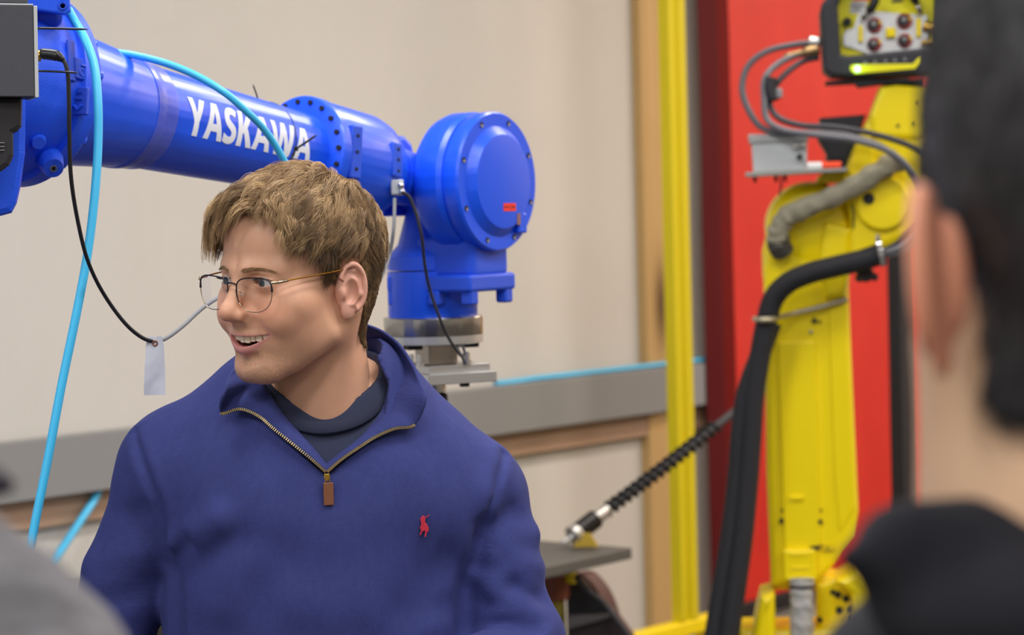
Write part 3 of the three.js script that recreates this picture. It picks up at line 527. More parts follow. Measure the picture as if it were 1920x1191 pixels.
  part('motor', [yx([[1550, 222], [1636, 218], [1606, 296], [1600, 322], [1560, 318], [1562, 290], [1546, 262], [1554, 248]], -.14, -.03, .006), yx([[1600, 250], [1625, 250], [1625, 315], [1590, 330], [1570, 330], [1570, 310], [1600, 300]], -.12, -.06, .004)], std(0x1c1c22, .55), t, 'black motor block');
  part('motor_bracket', yx([[1560, 322], [1600, 322], [1600, 345], [1540, 345], [1545, 332]], -.12, -.02, .003), Y, t);
  // shoulder casting and turning base
  part('shoulder_casting', [
    yx([[1395, 1230], [1410, 1150], [1420, 1112], [1442, 1106], [1446, 1110], [1446, 1230]], -.12, .07, .014),
    yx([[1524, 1100], [1560, 1085], [1600, 1060], [1625, 1085], [1645, 1120], [1640, 1145], [1600, 1230], [1524, 1230]], -.10, -.02, .012),
    yx([[1600, 1060], [1625, 1085], [1645, 1120], [1640, 1145], [1606, 1200], [1592, 1230], [1592, 1150], [1588, 1110], [1560, 1085]], -.04, .07, .016),
    yx([[1440, 1085], [1600, 1085], [1600, 1112], [1440, 1112]], -.14, -.03, .01),
    yx([[1380, 1180], [1660, 1180], [1680, 1260], [1360, 1260]], -.16, .02, .016)], Y, t);
  for (const [px, py, r] of [[1565, 1120, .008], [1580, 1128, .008], [1590, 1150, .0085], [1567, 1150, .0085], [1592, 1168, .008], [1530, 1168, .0065], [1555, 1115, .006]]) part('painted_socket_hole', ycyl(px, py, -.03, -.015, r, 18, .0006), M.black, t);  // black discs painted for the shade inside the sockets
  const by = yO.y - 400 * yk; const bc = yv(1520, 1260, -.06); const pedTop = bc.y + .02;
  part('turning_base', turned(V(bc.x, pedTop - .2, bc.z), UP, [[0, 0], [0, .19], [.03, .19], [.05, .16], [.17, .17], [.2, .16], [.2, 0]], 56), Y, t);
  part('pedestal', [turned(V(bc.x, 0, bc.z), UP, [[0, 0], [0, .26], [.02, .26], [.02, .14], [pedTop - .22, .14], [pedTop - .22, .21], [pedTop - .2, .21], [pedTop - .2, 0]], 48)], M.darkGrey, t);
  rebase(t, V(bc.x, 0, bc.z));
  // sleeves and hoses carried by the robot
  const bg = tex(256, 256, (u, v) => { const n = tileN(u, v, 3, 1), m = tileN(u, v, 9, 2); return [.60 + .07 * n + .05 * m, .575 + .07 * n + .05 * m, .49 + .07 * n + .05 * m]; });
  const canvasM = std(0xffffff, .9, 0, { map: bg });
  const sleeve = (pts, r, bumps, amp) => vtube(pts, (u, a) => r * (1 + amp * (Math.sin(u * bumps * 6.283) * .35 * (Math.sin(a * 2 + u * 9) > 0 ? 1 : .3) + N3(u * 16, Math.cos(a) * 1.6, Math.sin(a) * 1.6) * 1.1)), 90, 20);
  const s1 = thing('cable_sleeve', 'crumpled beige fabric sleeve wrapped over the yellow elbow', 'sleeve');
  part('sleeve_cloth', sleeve([yv(1690, 305, .07), yv(1660, 322, .075), yv(1610, 350, .075), yv(1550, 378, .07), yv(1505, 395, .06), yv(1478, 412, .05), yv(1467, 435, .045), yv(1465, 455, .04)], .0225, 11, .22), canvasM, s1);
  part('cuff', sleeve([yv(1466, 445, .042), yv(1468, 458, .036), yv(1474, 470, .024)], .025, 3, .08), std(0x4a4640, .8), s1);
  rebase(s1, yv(1465, 455, .04));
  const s2 = thing('cable_sleeve', 'wrinkled pale grey fabric sleeve tied off below the yellow arm', 'sleeve');
  part('sleeve_cloth', sleeve([yv(1497, 1083, .03), yv(1497, 1100, .035), yv(1496, 1140, .045), yv(1493, 1200, .05), yv(1490, 1260, .04)], .0255, 7, .16), std(0xa9a7a2, .85), s2);
  part('tie', tube([0, 1, 2, 3, 4, 5, 6, 7].map(i => { const a = i / 8 * 6.283; return yv(1497, 1096, .034).addScaledVector(yX, Math.cos(a) * .0275).addScaledVector(yz, Math.sin(a) * .0275); }), .0025, 40, 6, true), M.black, s2);
  rebase(s2, yv(1490, 1260, .04));
  // corrugated black conduits
  const corr = (pts, r, pitch) => { const c = new THREE.CatmullRomCurve3(pts), L = c.getLength(), n = Math.round(L / pitch * 4), q = []; for (let i = 0; i <= n; i++) q.push(c.getPointAt(i / n)); return vtube(q, (u) => r * (Math.floor(u * n + .5) % 4 < 2 ? 1 : .93), n, 16, false); };
  const c1 = thing('conduit', 'thick black corrugated hose bending over the yellow arm, strapped at the bend', 'hose');
  part('corrugated_tube', corr([yv(1655, 475, .12), yv(1620, 487, .12), yv(1570, 498, .115), yv(1520, 510, .11), yv(1480, 528, .10), yv(1455, 555, .09), yv(1442, 595, .085), yv(1430, 650, .085), yv(1416, 730, .09), yv(1408, 820, .095), yv(1400, 900, .10), yv(1388, 1000, .11), yv(1372, 1100, .12), yv(1350, 1230, .13)], .0242, .0085), M.rubber, c1);
  part('clamp_ring', [turned(yv(1648, 476, .12).addScaledVector(yX, -.003), yX.clone().multiplyScalar(.96).addScaledVector(UP, .18), [[0, .025], [0, .0305], [.011, .0305], [.011, .025]], 40), cylAt(yv(1645, 452, .135), UP, .005, .012, 12)], M.chrome, c1, 'shiny metal clamp ring');
  part('strap', vtube([yv(1420, 592, .085), yv(1428, 593, .116), yv(1447, 593, .116), yv(1466, 590, .07), yv(1500, 584, .03), yv(1550, 573, .022), yv(1592, 562, .012)], u => .0065, 50, 8), std(0xb3aa90, .35, .7), c1, 'pale metal strap');
  rebase(c1, yv(1350, 1230, .13));
  single('conduit', corr([yv(1452, 600, .06), yv(1432, 650, .065), yv(1404, 720, .08), yv(1389, 800, .085), yv(1382, 880, .09), yv(1368, 980, .10), yv(1348, 1090, .11), yv(1322, 1230, .12)], .0225, .0085), M.rubber, 'black corrugated hose running down beside the strapped one', 'hose');
  for (const [i, dy, dz, lb] of [[0, -14, 0, 'black cable uppermost of those leaving the clamp ring'], [1, 0, .02, 'grey cable in the middle of those leaving the clamp ring'], [2, 12, .012, 'grey cable lowest of those leaving the clamp ring']])
    single('power_cable', tube([yv(1655, 476 + dy * .3, .12 + dz * .3), yv(1680, 468 + dy * .6, .122 + dz), yv(1700, 456 + dy, .12 + dz), yv(1730, 432 + dy, .10 + dz), yv(1770, 400 + dy, .07)], .0068, 30, 10), i ? std(0x77777c, .5) : M.cable, lb, 'cable');
  const gl = thing('cable_gland', 'dark round gland hanging under the clamp ring', 'gland');
  part('gland_body', [ycyl(1624, 514, .03, .09, .018, 28, .004), ycyl(1612, 522, .05, .1, .008, 16, .002), ycyl(1640, 520, .04, .085, .009, 16, .002)], std(0x2a1a18, .5), gl); rebase(gl, yv(1624, 530, .05));
  // junction box on its plate
  const jb = thing('junction_box', 'pale grey junction box on a plate beside the yellow elbow', 'box');
  part('box_body', yx([[1421, 268], [1523, 266], [1521, 322], [1423, 322]], -.02, .08, .004), M.lightGrey, jb);
  part('lid', yx([[1415, 252], [1526, 253], [1524, 268], [1417, 269]], -.025, .085, .003), std(0xa9aba8, .5), jb);
  part('base_plate', yx([[1408, 322], [1594, 318], [1594, 325], [1410, 330]], -.05, .1, .0015), std(0xa2a39c, .5, .3), jb);
  for (const [px, py] of [[1502, 276], [1515, 274], [1508, 296]]) part('gland', ycyl(px, py, .07, .1, .0062, 16, .002), py > 290 ? M.black : M.chrome, jb);
  for (const px of [1426, 1465, 1482]) part('fixing_bolt', cylAt(yv(px, 340, .03), UP, .004, .014, 10), M.black, jb);
  part('drop_wire', tube([yv(1474, 330, .05), yv(1474, 345, .052), yv(1471, 365, .045)], .0022, 14, 6), M.cable, jb);
  rebase(jb, yv(1500, 330, .03));
  const fu = thing('marker_tube', 'orange and white tube lying on the plate beside the junction box', 'tube');
  part('orange_part', cylAt(yv(1548, 313, .07), yX, .0085, 36 * yk, 18), std(0xff4a12, .5), fu); part('white_part', cylAt(yv(1522, 314, .07), yX, .0095, 27 * yk, 18), M.white, fu); rebase(fu, yv(1522, 320, .07));
  // grey leads looping from the feeder down to the elbow
  const lead = (pts, r, m, label) => single('welding_lead', tube(pts.map(q => yv(...q)), r, 100, 10), m, label, 'cable');
  lead([[1548, 84, .02], [1500, 88, .03], [1450, 100, .04], [1418, 125, .05], [1406, 165, .06], [1416, 205, .07], [1440, 240, .08], [1480, 252, .10], [1540, 254, .12], [1600, 262, .13], [1650, 280, .13], [1690, 310, .125], [1722, 352, .11], [1740, 400, .08]], .0072, std(0x5a5a60, .5), 'outermost dark grey lead looping widest from the wire feeder');
  lead([[1548, 104, .02], [1510, 106, .03], [1470, 125, .05], [1448, 150, .07], [1446, 190, .08], [1450, 225, .09], [1475, 245, .115], [1540, 258, .13], [1610, 270, .14], [1665, 290, .14], [1700, 318, .13], [1732, 360, .11]], .0072, std(0x6a6a70, .5), 'mid grey lead tied into the bundle beside the wire feeder');
  lead([[1548, 112, .02], [1520, 118, .03], [1488, 140, .05], [1466, 165, .06], [1456, 195, .07], [1470, 222, .09], [1510, 238, .10], [1570, 244, .11], [1640, 258, .11], [1700, 278, .10], [1745, 300, .08]], .0066, std(0x3a3a40, .5), 'thin black lead nearest the feeder in the looping bundle');
  const bt = thing('cable_wrap', 'black tape wrapped round the looping grey leads', 'tape'); part('wrap', vtube([yv(1458, 150, .065), yv(1455, 170, .07), yv(1462, 192, .072)], .017, 16, 12), M.rubber, bt); part('buckle', at(rbox(.014, .02, .012, .003), frameZ(yv(1474, 178, .08), yz)), M.midGrey, bt); rebase(bt, yv(1458, 170, .07));
  const fit = thing('brass_fitting', 'brass hose fitting below the grey lead at the feeder side', 'fitting'); part('hex_body', [vtube([yv(1486, 110, .035), yv(1510, 104, .03), yv(1530, 100, .028), yv(1549, 98, .025)], u => u > .5 ? .011 : .0075, 16, 10)], std(0xa98d62, .35, .8), fit); part('collar', [vtube([yv(1530, 82, .02), yv(1552, 84, .02)], .012, 6, 12)], M.alu, fit); rebase(fit, yv(1530, 98, .03));
}
// wire feeder on top of the robot
{
  const t = thing('wire_feeder', 'black framed wire feeder with yellow panel and paired drive rolls above the robot', 'wire feeder');
  const F0 = new THREE.Shape([[1552, 30], [1556, 14], [1572, -2], [1600, -40], [1830, -60], [1836, 140], [1820, 152], [1600, 152], [1570, 150], [1556, 138]].map(q => new THREE.Vector2(...yp(q))));
  const ho = new THREE.Path([[1584, 22], [1588, 110], [1600, 113], [1790, 100], [1790, -40], [1610, -30], [1592, 0]].map(q => new THREE.Vector2(...yp(q)))); F0.holes.push(ho);
  part('frame', yx(F0, -.06, .075, .008), std(0x26262c, .55), t, 'rounded black frame');
  part('back_panel', yx([[1575, -40], [1800, -50], [1800, 120], [1580, 120]], -.05, .012, .003), std(0xf4ea00, .45), t, 'bright yellow panel');
  part('panel_cutout', yx([[1600, 62], [1614, 60], [1622, 35], [1640, 28], [1750, 40], [1756, 104], [1640, 110], [1612, 98], [1594, 92], [1594, 72]], .010, .018, .002), M.alu, t);
  for (const [px, py, r] of [[1602, 48, .0095]]) part('knob', ycyl(px, py, .012, .03, r, 24, .002), M.black, t, 'black round knob');
  for (const [px, py, r] of [[1652, 56, .017], [1651, 91, .016], [1707, 50, .0175], [1707, 86, .016]]) {
    const roll = part('drive_roll', [turned(yv(px, py, .017), yz, [[0, 0], [0, r], [.006, r], [.009, r * .92], [.012, r * .92], [.014, r * .8], [.014, 0]], 30)], std(0xa83226, .45), t, 'red rimmed drive roll');
    part('roll_hub', [turned(yv(px - 3, py, .03), yz, [[0, 0], [0, r * .72], [.004, r * .7], [.005, r * .4], [.012, r * .36], [.012, 0]], 24)], M.darkGrey, roll);
    part('roll_screw', turned(yv(px - 2, py - 2, .042), yz, [[0, 0], [0, r * .3], [.003, r * .26], [.003, 0]], 12), M.chrome, roll);
    part('roll_dot', [cylAt(yv(px + 10, py - 4, .029), yz, .003, .004, 10)], M.yellow, roll);
  }
  part('centre_block', yx([[1672, 62], [1690, 62], [1690, 80], [1672, 80]], .015, .035, .004), M.yellow, t); part('guide_bar', yx([[1622, 56], [1630, 56], [1630, 86], [1622, 86]], .016, .03, .002), M.yellow, t); part('guide_bar', yx([[1728, 46], [1737, 46], [1737, 80], [1728, 80]], .016, .03, .002), M.yellow, t);
  for (const p of [[[1655, 8, .05], [1648, 22, .05], [1638, 36, .045], [1630, 44, .035]], [[1712, -6, .05], [1722, 8, .05], [1730, 24, .045], [1736, 38, .035]]]) { const l = part('pressure_lever', vtube(p.map(q => yv(...q)), u => u < .55 ? .0095 : .0042, 24, 12), M.blackGloss, t, 'black pressure lever'); part('lever_spring', vtube([yv(...p[2]), yv(...p[3])], .0058, 6, 10), M.chrome, l); }
  part('notice', [yx([[1610, 10], [1640, 10], [1636, 34], [1608, 32]], .0125, .0145, .0005)], std(0xcfcfcc, .5), t, 'white notice with an orange top edge'); part('notice_edge', yx([[1616, 4], [1652, 4], [1652, 10], [1614, 10]], .0125, .0145, .0005), std(0xff7a10, .5), t);
  part('notice_print', [yx([[1612, 17], [1634, 17], [1634, 20], [1612, 20]], .0135, .0150, .0003), yx([[1614, 24], [1628, 24], [1628, 27], [1614, 27]], .0135, .0150, .0003)], M.darkGrey, t);
  part('emblem', [yx([[1684, 2], [1702, 0], [1704, 6], [1688, 8]], .0125, .0145, .0004), yx([[1686, 10], [1706, 8], [1704, 14], [1684, 15]], .0125, .0145, .0004)], M.darkGrey, t, 'emblem of slanting bars');
  part('brass_inlet', [cylAt(yv(1742, 60, .02), yX.clone().addScaledVector(UP, -.3).normalize(), .012, .03, 16), cylAt(yv(1738, 92, .03), yX, .006, .03, 12)], M.brass, t);
  part('accent_bar', yx([[1604, 132], [1610, 130], [1718, 132], [1727, 122], [1733, 121], [1732, 131], [1722, 141], [1612, 147], [1604, 140]].map(q => [q[0], q[1]]), .072, .0785, .0012), std(0xf2ea00, .4), t, 'yellow accent bar');
  for (const px of [1631, 1649, 1668, 1685, 1703]) part('key_symbol', yx([[px - 3, 130 - (px - 1631) * .06], [px, 123 - (px - 1631) * .06], [px + 4, 129 - (px - 1631) * .06]], .073, .0765, .0003), M.midGrey, t);
  part('status_light', turned(yv(1617, 138, .077), yz, [[0, 0], [0, .007], [.002, .0065], [.003, .004], [.003, 0]], 20), std(0x9dffb0, .3, 0, { emissive: 0x9dffb4, emissiveIntensity: 1.8 }), t, 'lit green indicator');
  const pl = new THREE.PointLight(0x8dffa8, .0012, 0, 2); pl.position.copy(yv(1617, 138, .09)); pl.castShadow = true; scene.add(pl);
  part('foot_bar', [yx([[1560, 157], [1612, 155], [1640, 154], [1700, 158], [1740, 158], [1740, 166], [1660, 166], [1620, 170], [1615, 163], [1560, 164]], -.02, .05, .002)], M.black, t);
  part('mounting_post', yx([[1672, 160], [1740, 160], [1746, 190], [1668, 190]], -.05, .02, .003), M.black, t);
  part('side_block', yx([[1762, -50], [1830, -50], [1830, 150], [1762, 150]], .02, .05, .003), M.darkGrey, t);
  rebase(t, yv(1690, 190, 0));
}
// spiral guarded torch cable and its stand
{
  const A = P(1078, 1003, 5.75), B = P(1370, 778, 6.0), C = P(1440, 722, 6.1);
  const t = thing('torch_cable', 'black cable with a spiral guard slanting up from the welding table', 'cable');
  const dir = B.clone().sub(A).normalize(), at3 = u => A.clone().lerp(B, u);
  part('cable_core', tube([at3(.06), at3(.5).add(V(0, -.004, 0)), B, C], .0105, 40, 12), std(0x3a3a3f, .6), t);
  const x = dir.clone().cross(V(0, 0, 1)).normalize(), y = dir.clone().cross(x), pts = []; const n = 17 * 12; for (let i = 0; i <= n; i++) { const a = i / 12 * 6.283, q = at3(lerp(.2, .9, i / n)).add(V(0, -.003 * Math.sin(i / n * 3.14), 0)); pts.push(q.addScaledVector(x, Math.cos(a) * .0145).addScaledVector(y, Math.sin(a) * .0145)); }
  part('spiral_guard', new THREE.TubeGeometry(new THREE.CatmullRomCurve3(pts), n * 2, .0052, 6), M.black, t);
  part('handle', vtube([at3(.02), at3(.05), at3(.12), at3(.135)], u => u < .9 ? .0235 : .016, 20, 16), M.blackGloss, t);
  part('ferrule', vtube([at3(.13), at3(.16), at3(.2), at3(.205)], u => u < .5 ? .0165 : .0145, 16, 16), M.alu, t, 'bare metal ferrule');
  part('nozzle', [vtube([at3(-.015), at3(.02)], .026, 6, 20), vtube([at3(.0), at3(-.05).add(V(-.01, -.005, 0))], .006, 6, 8)], M.alu, t);
  rebase(t, A);
  const s = thing('torch_rest', 'small yellow block under the torch handle on the table', 'rest'); const bq = P(1098, 1014, 5.76);
  part('block', at(extr([[-.03, -.012], [.03, -.012], [.012, .02], [-.012, .02]], .03, .002), frameZ(bq, camera.position.clone().sub(bq).setY(0))), std(0xb99a2e, .55), s); rebase(s, bq.clone().add(V(0, -.012, 0)));
}
// welding table with its curved guard
{
  const t = thing('welding_table', 'dark steel welding table corner with a curved guard beneath it', 'table');
  const d = 5.75, c = P(1185, 1035, d), up = UP;
  // table edges run away to the right (front edge) and to the left
  const e1 = P(1000, 1018, d + .18).sub(P(1185, 1026, d)).setY(0).normalize(), ex = e1.clone().negate(), ez = ex.clone().cross(UP).normalize();
  const corner = P(1185, 1027, d); const fr = frame(corner, ex, UP, ex.clone().cross(UP));
  part('table_top', at(mv(rbox(1.1, .027, .75, .003), -.55, -.0135, .375), fr), std(0x676764, .5, .35, { bumpMap: speck, bumpScale: .0005 }), t);
  part('under_frame', at(mv(rbox(.75, .012, .6, .003), -.60, -.033, .36), fr), M.black, t);
  const q = (px, py, dd) => P(px, py, dd);
  // curved guard: thick sheet bent over an arc
  const arc = (pts, w, off) => { const c3 = new THREE.CatmullRomCurve3(pts); const g = []; const n = 40, pos = [], idx = []; for (let i = 0; i <= n; i++) { const p = c3.getPoint(i / n); for (const [a, b] of [[0, 0], [w, 0], [w, off], [0, off]]) { const tn = c3.getTangent(i / n), nn = ez.clone().cross(tn).normalize(); const v = p.clone().addScaledVector(ez, a).addScaledVector(nn, b); pos.push(v.x, v.y, v.z); } } for (let i = 0; i < n; i++) for (let k = 0; k < 4; k++) { const a = i * 4 + k, b = i * 4 + (k + 1) % 4; idx.push(a, b, b + 4, a, b + 4, a + 4); } const ge = new THREE.BufferGeometry(); ge.setAttribute('position', new THREE.Float32BufferAttribute(pos, 3)); ge.setIndex(idx); return toCreasedNormals(ge.toNonIndexed(), .5); };
  part('curved_guard', arc([q(1080, 1078, 5.9), q(1110, 1075, 5.9), q(1135, 1098, 5.9), q(1155, 1140, 5.9), q(1165, 1200, 5.9), q(1168, 1290, 5.9)], .05, .006), std(0x5a3b38, .5, .2, { side: THREE.DoubleSide }), t, 'rust brown curved guard');
  part('guard_edge', vtube([q(1078, 1080, 5.74), q(1100, 1105, 5.74), q(1130, 1130, 5.74), q(1155, 1160, 5.74), q(1180, 1195, 5.74), q(1200, 1240, 5.74)], .0075, 40, 8), M.darkGrey, t);
  const tk = 5.8 / F, tf = frameZ(q(1100, 1120, 5.8), camera.position.clone().sub(q(1100, 1120, 5.8)).setY(0), UP), tx2 = (pts, z0, z1) => at(mv(extr(pts.map(p => [(p[0] - 1100) * tk, -(p[1] - 1120) * tk]), z1 - z0, .002), 0, 0, z0), tf);
  part('black_cabinet', tx2([[1062, 1082], [1080, 1082], [1104, 1108], [1132, 1131], [1152, 1156], [1062, 1156]], -.14, .0), M.black, t);
  part('lower_shelf', tx2([[1062, 1152], [1153, 1152], [1120, 1162], [1062, 1176]], -.13, .03), std(0x6a6868, .5, .3), t);
  part('lower_cabinet', tx2([[1062, 1170], [1152, 1156], [1190, 1210], [1200, 1700], [1062, 1700]], -.14, .0), std(0x30282a, .5), t);
  part('pipe', [turned(q(1036, 1078, 5.8), V(0, -1, 0), [[0, 0], [0, .04], [.055, .04], [.06, .034], [.06, 0]], 32)], std(0x8a4a36, .5), t, 'rusty round collar');
  part('leg', [turned(q(1042, 1110, 5.82), V(0, -1, 0), [[0, 0], [0, .022], [q(1042, 1110, 5.82).y, .022], [q(1042, 1110, 5.82).y, 0]], 24)], std(0xa89a3c, .6), t);
  part('yellow_cap', at(mv(rbox(.024, .03, .02, .004), 0, 0, 0), frameZ(q(1070, 1083, 5.78), ez)), M.yellow, t);
  for (const [x, z] of [[-1.0, .08], [-1.0, .66], [-.3, .66]]) { const p = V(x, 0, z).applyMatrix4(fr); part('leg', at(mv(rbox(.05, p.y - .03, .05, .004), 0, (p.y - .03) / 2, 0), frame(V(p.x, 0, p.z), ex, UP, ex.clone().cross(UP))), M.darkGrey, t); }
  rebase(t, V(corner.x, 0, corner.z));
}
// ---------------------------------------------------------------- the man in the blue sweater
const headM = camera.matrixWorld.clone().multiply(new THREE.Matrix4().makeTranslation(-.2388, .0338, -2.7)).multiply(new THREE.Matrix4().makeRotationFromEuler(new THREE.Euler(.0863, -.7414, -.0492, 'YXZ'))).multiply(new THREE.Matrix4().makeScale(.9555, .9555, .9555));
const headI = headM.clone().invert();
const HL = (px, py, d) => P(px, py, d).applyMatrix4(headI);       // into the head's own frame (ear axis origin, z forward)
const man = thing('person', 'smiling man in glasses and a navy blue zip-neck sweater, looking aside', 'person');
const neckTop = HL(596, 640, 2.742), neckBase = HL(612, 800, 2.765), notch = HL(596, 775, 2.725), mastL = V(.058, -.025, -.022);
// eye opening and mouth curves (head frame)
const EYE = V(.0312, .0125, .0755), lidU = a => .0044 * (1 - (a / .0150) ** 2) + .0008, lidL = a => -.0042 * (1 - (a / .0150) ** 2) + .0006;
const mU = x => -.0495 + .0030 * (x / .036) ** 2, mL = x => -.0612 + .0152 * (x / .036) ** 2, mZ = x => .0925 - 14.5 * x * x;
function headField(X, y, z) {
  const x = Math.abs(X);
  let d = ell(x, y, z, 0, .047, -.012, .0745, .082, .092);
  d = smin(d, ell(x, y, z, 0, .052, .030, .063, .056, .0605), .03);
  d = smin(d, ell(x, y, z, 0, -.018, .040, .0585, .060, .0505), .03);
  d = smin(d, ell(x, y, z, .046, -.012, .055, .0225, .0200, .0240), .022);          // cheekbone
  d = smin(d, ell(x, y, z, 0, -.056, .036, .0420, .042, .0460), .025);              // lower face
  d = smin(d, cap(x, y, z, .0505, -.050, .006, .019, -.0875, .064, .0165, .0155), .022); // jaw line
  d = smin(d, ell(x, y, z, .036, -.034, .036, .0255, .0320, .0380), .020);           // full cheek
  d = smin(d, ell(x, y, z, 0, -.0900, .0720, .0225, .0150, .0190), .018);           // chin
  d = smin(d, ell(x, y, z, 0, -.048, .061, .0350, .0270, .0325), .016);             // muzzle
  d = smin(d, cap(x, y, z, .010, .0265, .0890, .043, .0285, .0705, .0095, .0085), .014); // brow
  d = smin(d, ell(x, y, z, .0355, -.0290, .0700, .0205, .0175, .0185), .014);       // cheek pushed up by the smile
  d = smax(d, -ell(x, y, z, .0325, .0105, .0985, .0195, .0115, .0160), .013);       // eye hollow
  let n = cap(x, y, z, 0, .020, .0900, 0, -.0145, .1085, .0068, .0092);
  n = smin(n, ell(x, y, z, 0, -.0215, .1112, .0100, .0092, .0112), .010);
  n = smin(n, ell(x, y, z, .0128, -.0255, .0985, .0076, .0082, .0118), .008);
  d = smin(d, n, .011);
  d = smax(d, -ell(x, y, z, .0072, -.0345, .1065, .0038, .0050, .0065), .003);      // nostril
  // fold from the nostril round the corner of the mouth
  d = smax(d, -cap(x, y, z, .0195, -.0290, .1005, .0425, -.0540, .0845, .0026, .0018), .012);
  // lips
  const ax = Math.min(x, .0365), t = ax / .0365;
  { const yy = y - (mU(ax) + .0028 * (1 - t)), zz = z - (mZ(ax) + .0008), xx = x - ax; d = smin(d, Math.hypot(xx, yy * .95, zz) - lerp(.0036, .0014, t), .006); }
  { const yy = y - (mL(ax) - .0042 * (1 - t)), zz = z - (mZ(ax) - .0030), xx = x - ax; d = smin(d, Math.hypot(xx, yy * .85, zz) - lerp(.0058, .0016, t), .007); }
  d = smax(d, -cap(x, y, z, 0, -.0775, .0935, .016, -.0755, .088, .0040, .003), .010);   // hollow above the chin
  // mouth opening
  if (x < .040 && y > -.09 && y < -.03 && z > .045) {
    const op = Math.max(y - mU(ax), mL(ax) - y, x - .0358, .056 - z, z - .13);
    d = smax(d, -op, .0016);
  }
  // lids over the eyeball, cut by the almond opening
  { const ex = x - EYE.x, ey = y - EYE.y, ez = z - EYE.z, r = Math.hypot(ex, ey, ez);
    d = smin(d, r - .0143, .006);
    if (r < .022 && ez > 0) { const op = Math.max(ey - lidU(ex), lidL(ex) - ey, Math.abs(ex) - .0152, -ez); d = smax(d, -op, .0010); }
    // crease above the lid
    d = smax(d, -cap(x, y, z, .0200, .0205, .0905, .0440, .0195, .0845, .0010, .0010), .004);
  }
  d = smin(d, ell(X, y, z, 0, -.004, -.040, .0640, .064, .052), .03);                   // back of the skull and nape
  // alar crease
  d = smax(d, -cap(x, y, z, .0215, -.0190, .0975, .0225, -.0310, .0945, .0012, .0012), .004);
  // neck
  let k = cap(X, y, z, neckTop.x, neckTop.y, neckTop.z, neckBase.x, neckBase.y, neckBase.z, .0550, .0625);
  k = smin(k, cap(X, y, z, mastL.x, mastL.y, mastL.z, notch.x + .012, notch.y, notch.z, .0120, .0060), .03);
  k = smin(k, cap(X, y, z, -mastL.x, mastL.y, mastL.z, notch.x - .02, notch.y, notch.z, .0120, .0060), .03);
  d = smin(d, k, .022);
  return d;
}
// ear in its own frame: u back, v up, w out
function earField(u, v, w) {
  let d = ell(u, v, w, .001, .004, 0, .0165, .0290, .0040);
  d = smin(d, ell(u, v, w, -.0045, -.0235, .0, .0085, .0105, .0042), .006);
  const ang = Math.atan2((v - .004) / 1.62, u - .0), rr0 = .0150;     // rim
  const hx = Math.cos(ang) * rr0, hy = Math.sin(ang) * rr0 * 1.78 + .004;
  if (ang > -1.35 && ang < 2.75) d = smin(d, Math.hypot(u - hx, v - hy, w - .0042) - .0036, .0028);
  d = smin(d, cap(u, v, w, .002, .021, .003, .0075, -.004, .004, .003, .0032), .004);   // inner fold
  d = smin(d, cap(u, v, w, .0075, -.004, .004, .000, -.0150, .003, .0032, .0030), .004);
  d = smax(d, -ell(u, v, w, -.0025, -.0010, .0052, .0082, .0130, .0072), .003);          // bowl
  d = smax(d, -cap(u, v, w, -.004, .022, .006, .0085, .016, .006, .0026, .0024), .004);
  d = smin(d, ell(u, v, w, -.0112, -.0035, .0030, .0035, .0062, .0042), .004);           // front flap
  d = smin(d, ell(u, v, w, -.010, .002, -.006, .008, .020, .008), .006);                  // root
  return d;
}
const skinC = (x, y, z, o) => {          // colour of the skin itself: lips, beard shadow, flush
  const ax = Math.abs(x), n = N3(x * 60, y * 60, z * 60) * .5 + N3(x * 160, y * 160, z * 160) * .5, g = N3(x * 620, y * 620, z * 620);
  let r = .71, gg = .385, b = .238; r += .03 * n; gg += .025 * n; b += .02 * n;
  const flush = Math.exp(-((ax - .04) ** 2 + (y + .02) ** 2) / .0006) * (z > .03 ? 1 : 0) + Math.exp(-(x * x + (y + .028) ** 2) / .0002) * (z > .1 ? .8 : 0);
  r += .02 * flush; gg -= .045 * flush; b -= .03 * flush;
  // stubble on chin, jaw, upper lip
  let st = sstep(-.052, -.078, y - (z > .05 ? 0 : (z - .05) * .35)) * sstep(-.135, -.105, y) * sstep(-.01, .03, z) * .38;
  st = Math.max(st, (z > .07 && y > -.047 && y < -.036 && ax < .028) ? .30 : 0);
  const chinP = Math.exp(-(x * x / .00005 + (y + .0765) ** 2 / .00003)) * (z > .07 ? 1 : 0), gt = Math.exp(-((ax - .018) ** 2 / .0003 + (y + .094) ** 2 / .00012)) * (z > .05 ? 1 : 0);
  st = clamp((st + chinP * .85 + gt * .30) * (.75 + .9 * g + .5 * n));
  r = lerp(r, .20, st * .75); gg = lerp(gg, .115, st * .75); b = lerp(b, .07, st * .75);
  // lips
  if (z > .065 && ax < .038) { const a2 = Math.min(ax, .0365), t = a2 / .0365, lu = Math.abs(y - (mU(a2) + .0030 * (1 - t))) / lerp(.0036, .0014, t), ll = Math.abs(y - (mL(a2) - .0042 * (1 - t))) / lerp(.0074, .0022, t), l = clamp(Math.max((1.1 - lu) * .5, 1.25 - ll) * 3) * (1.25 - lu > 1.25 - ll ? .6 : 1); r = lerp(r, .66, l); gg = lerp(gg, .27, l); b = lerp(b, .235, l); }
  // inside of the mouth
  if (z < mZ(Math.min(ax, .036)) - .004 && z > .04 && ax < .036 && y < mU(ax) + .004 && y > mL(ax) - .004) { r = .16; gg = .03; b = .03; }
  o[0] = r; o[1] = gg; o[2] = b;
};
const skinMat = phy(0xffffff, .44, { vertexColors: true, sheen: .25, sheenRoughness: .5, sheenColor: new THREE.Color(.9, .5, .4), specularIntensity: .7 });
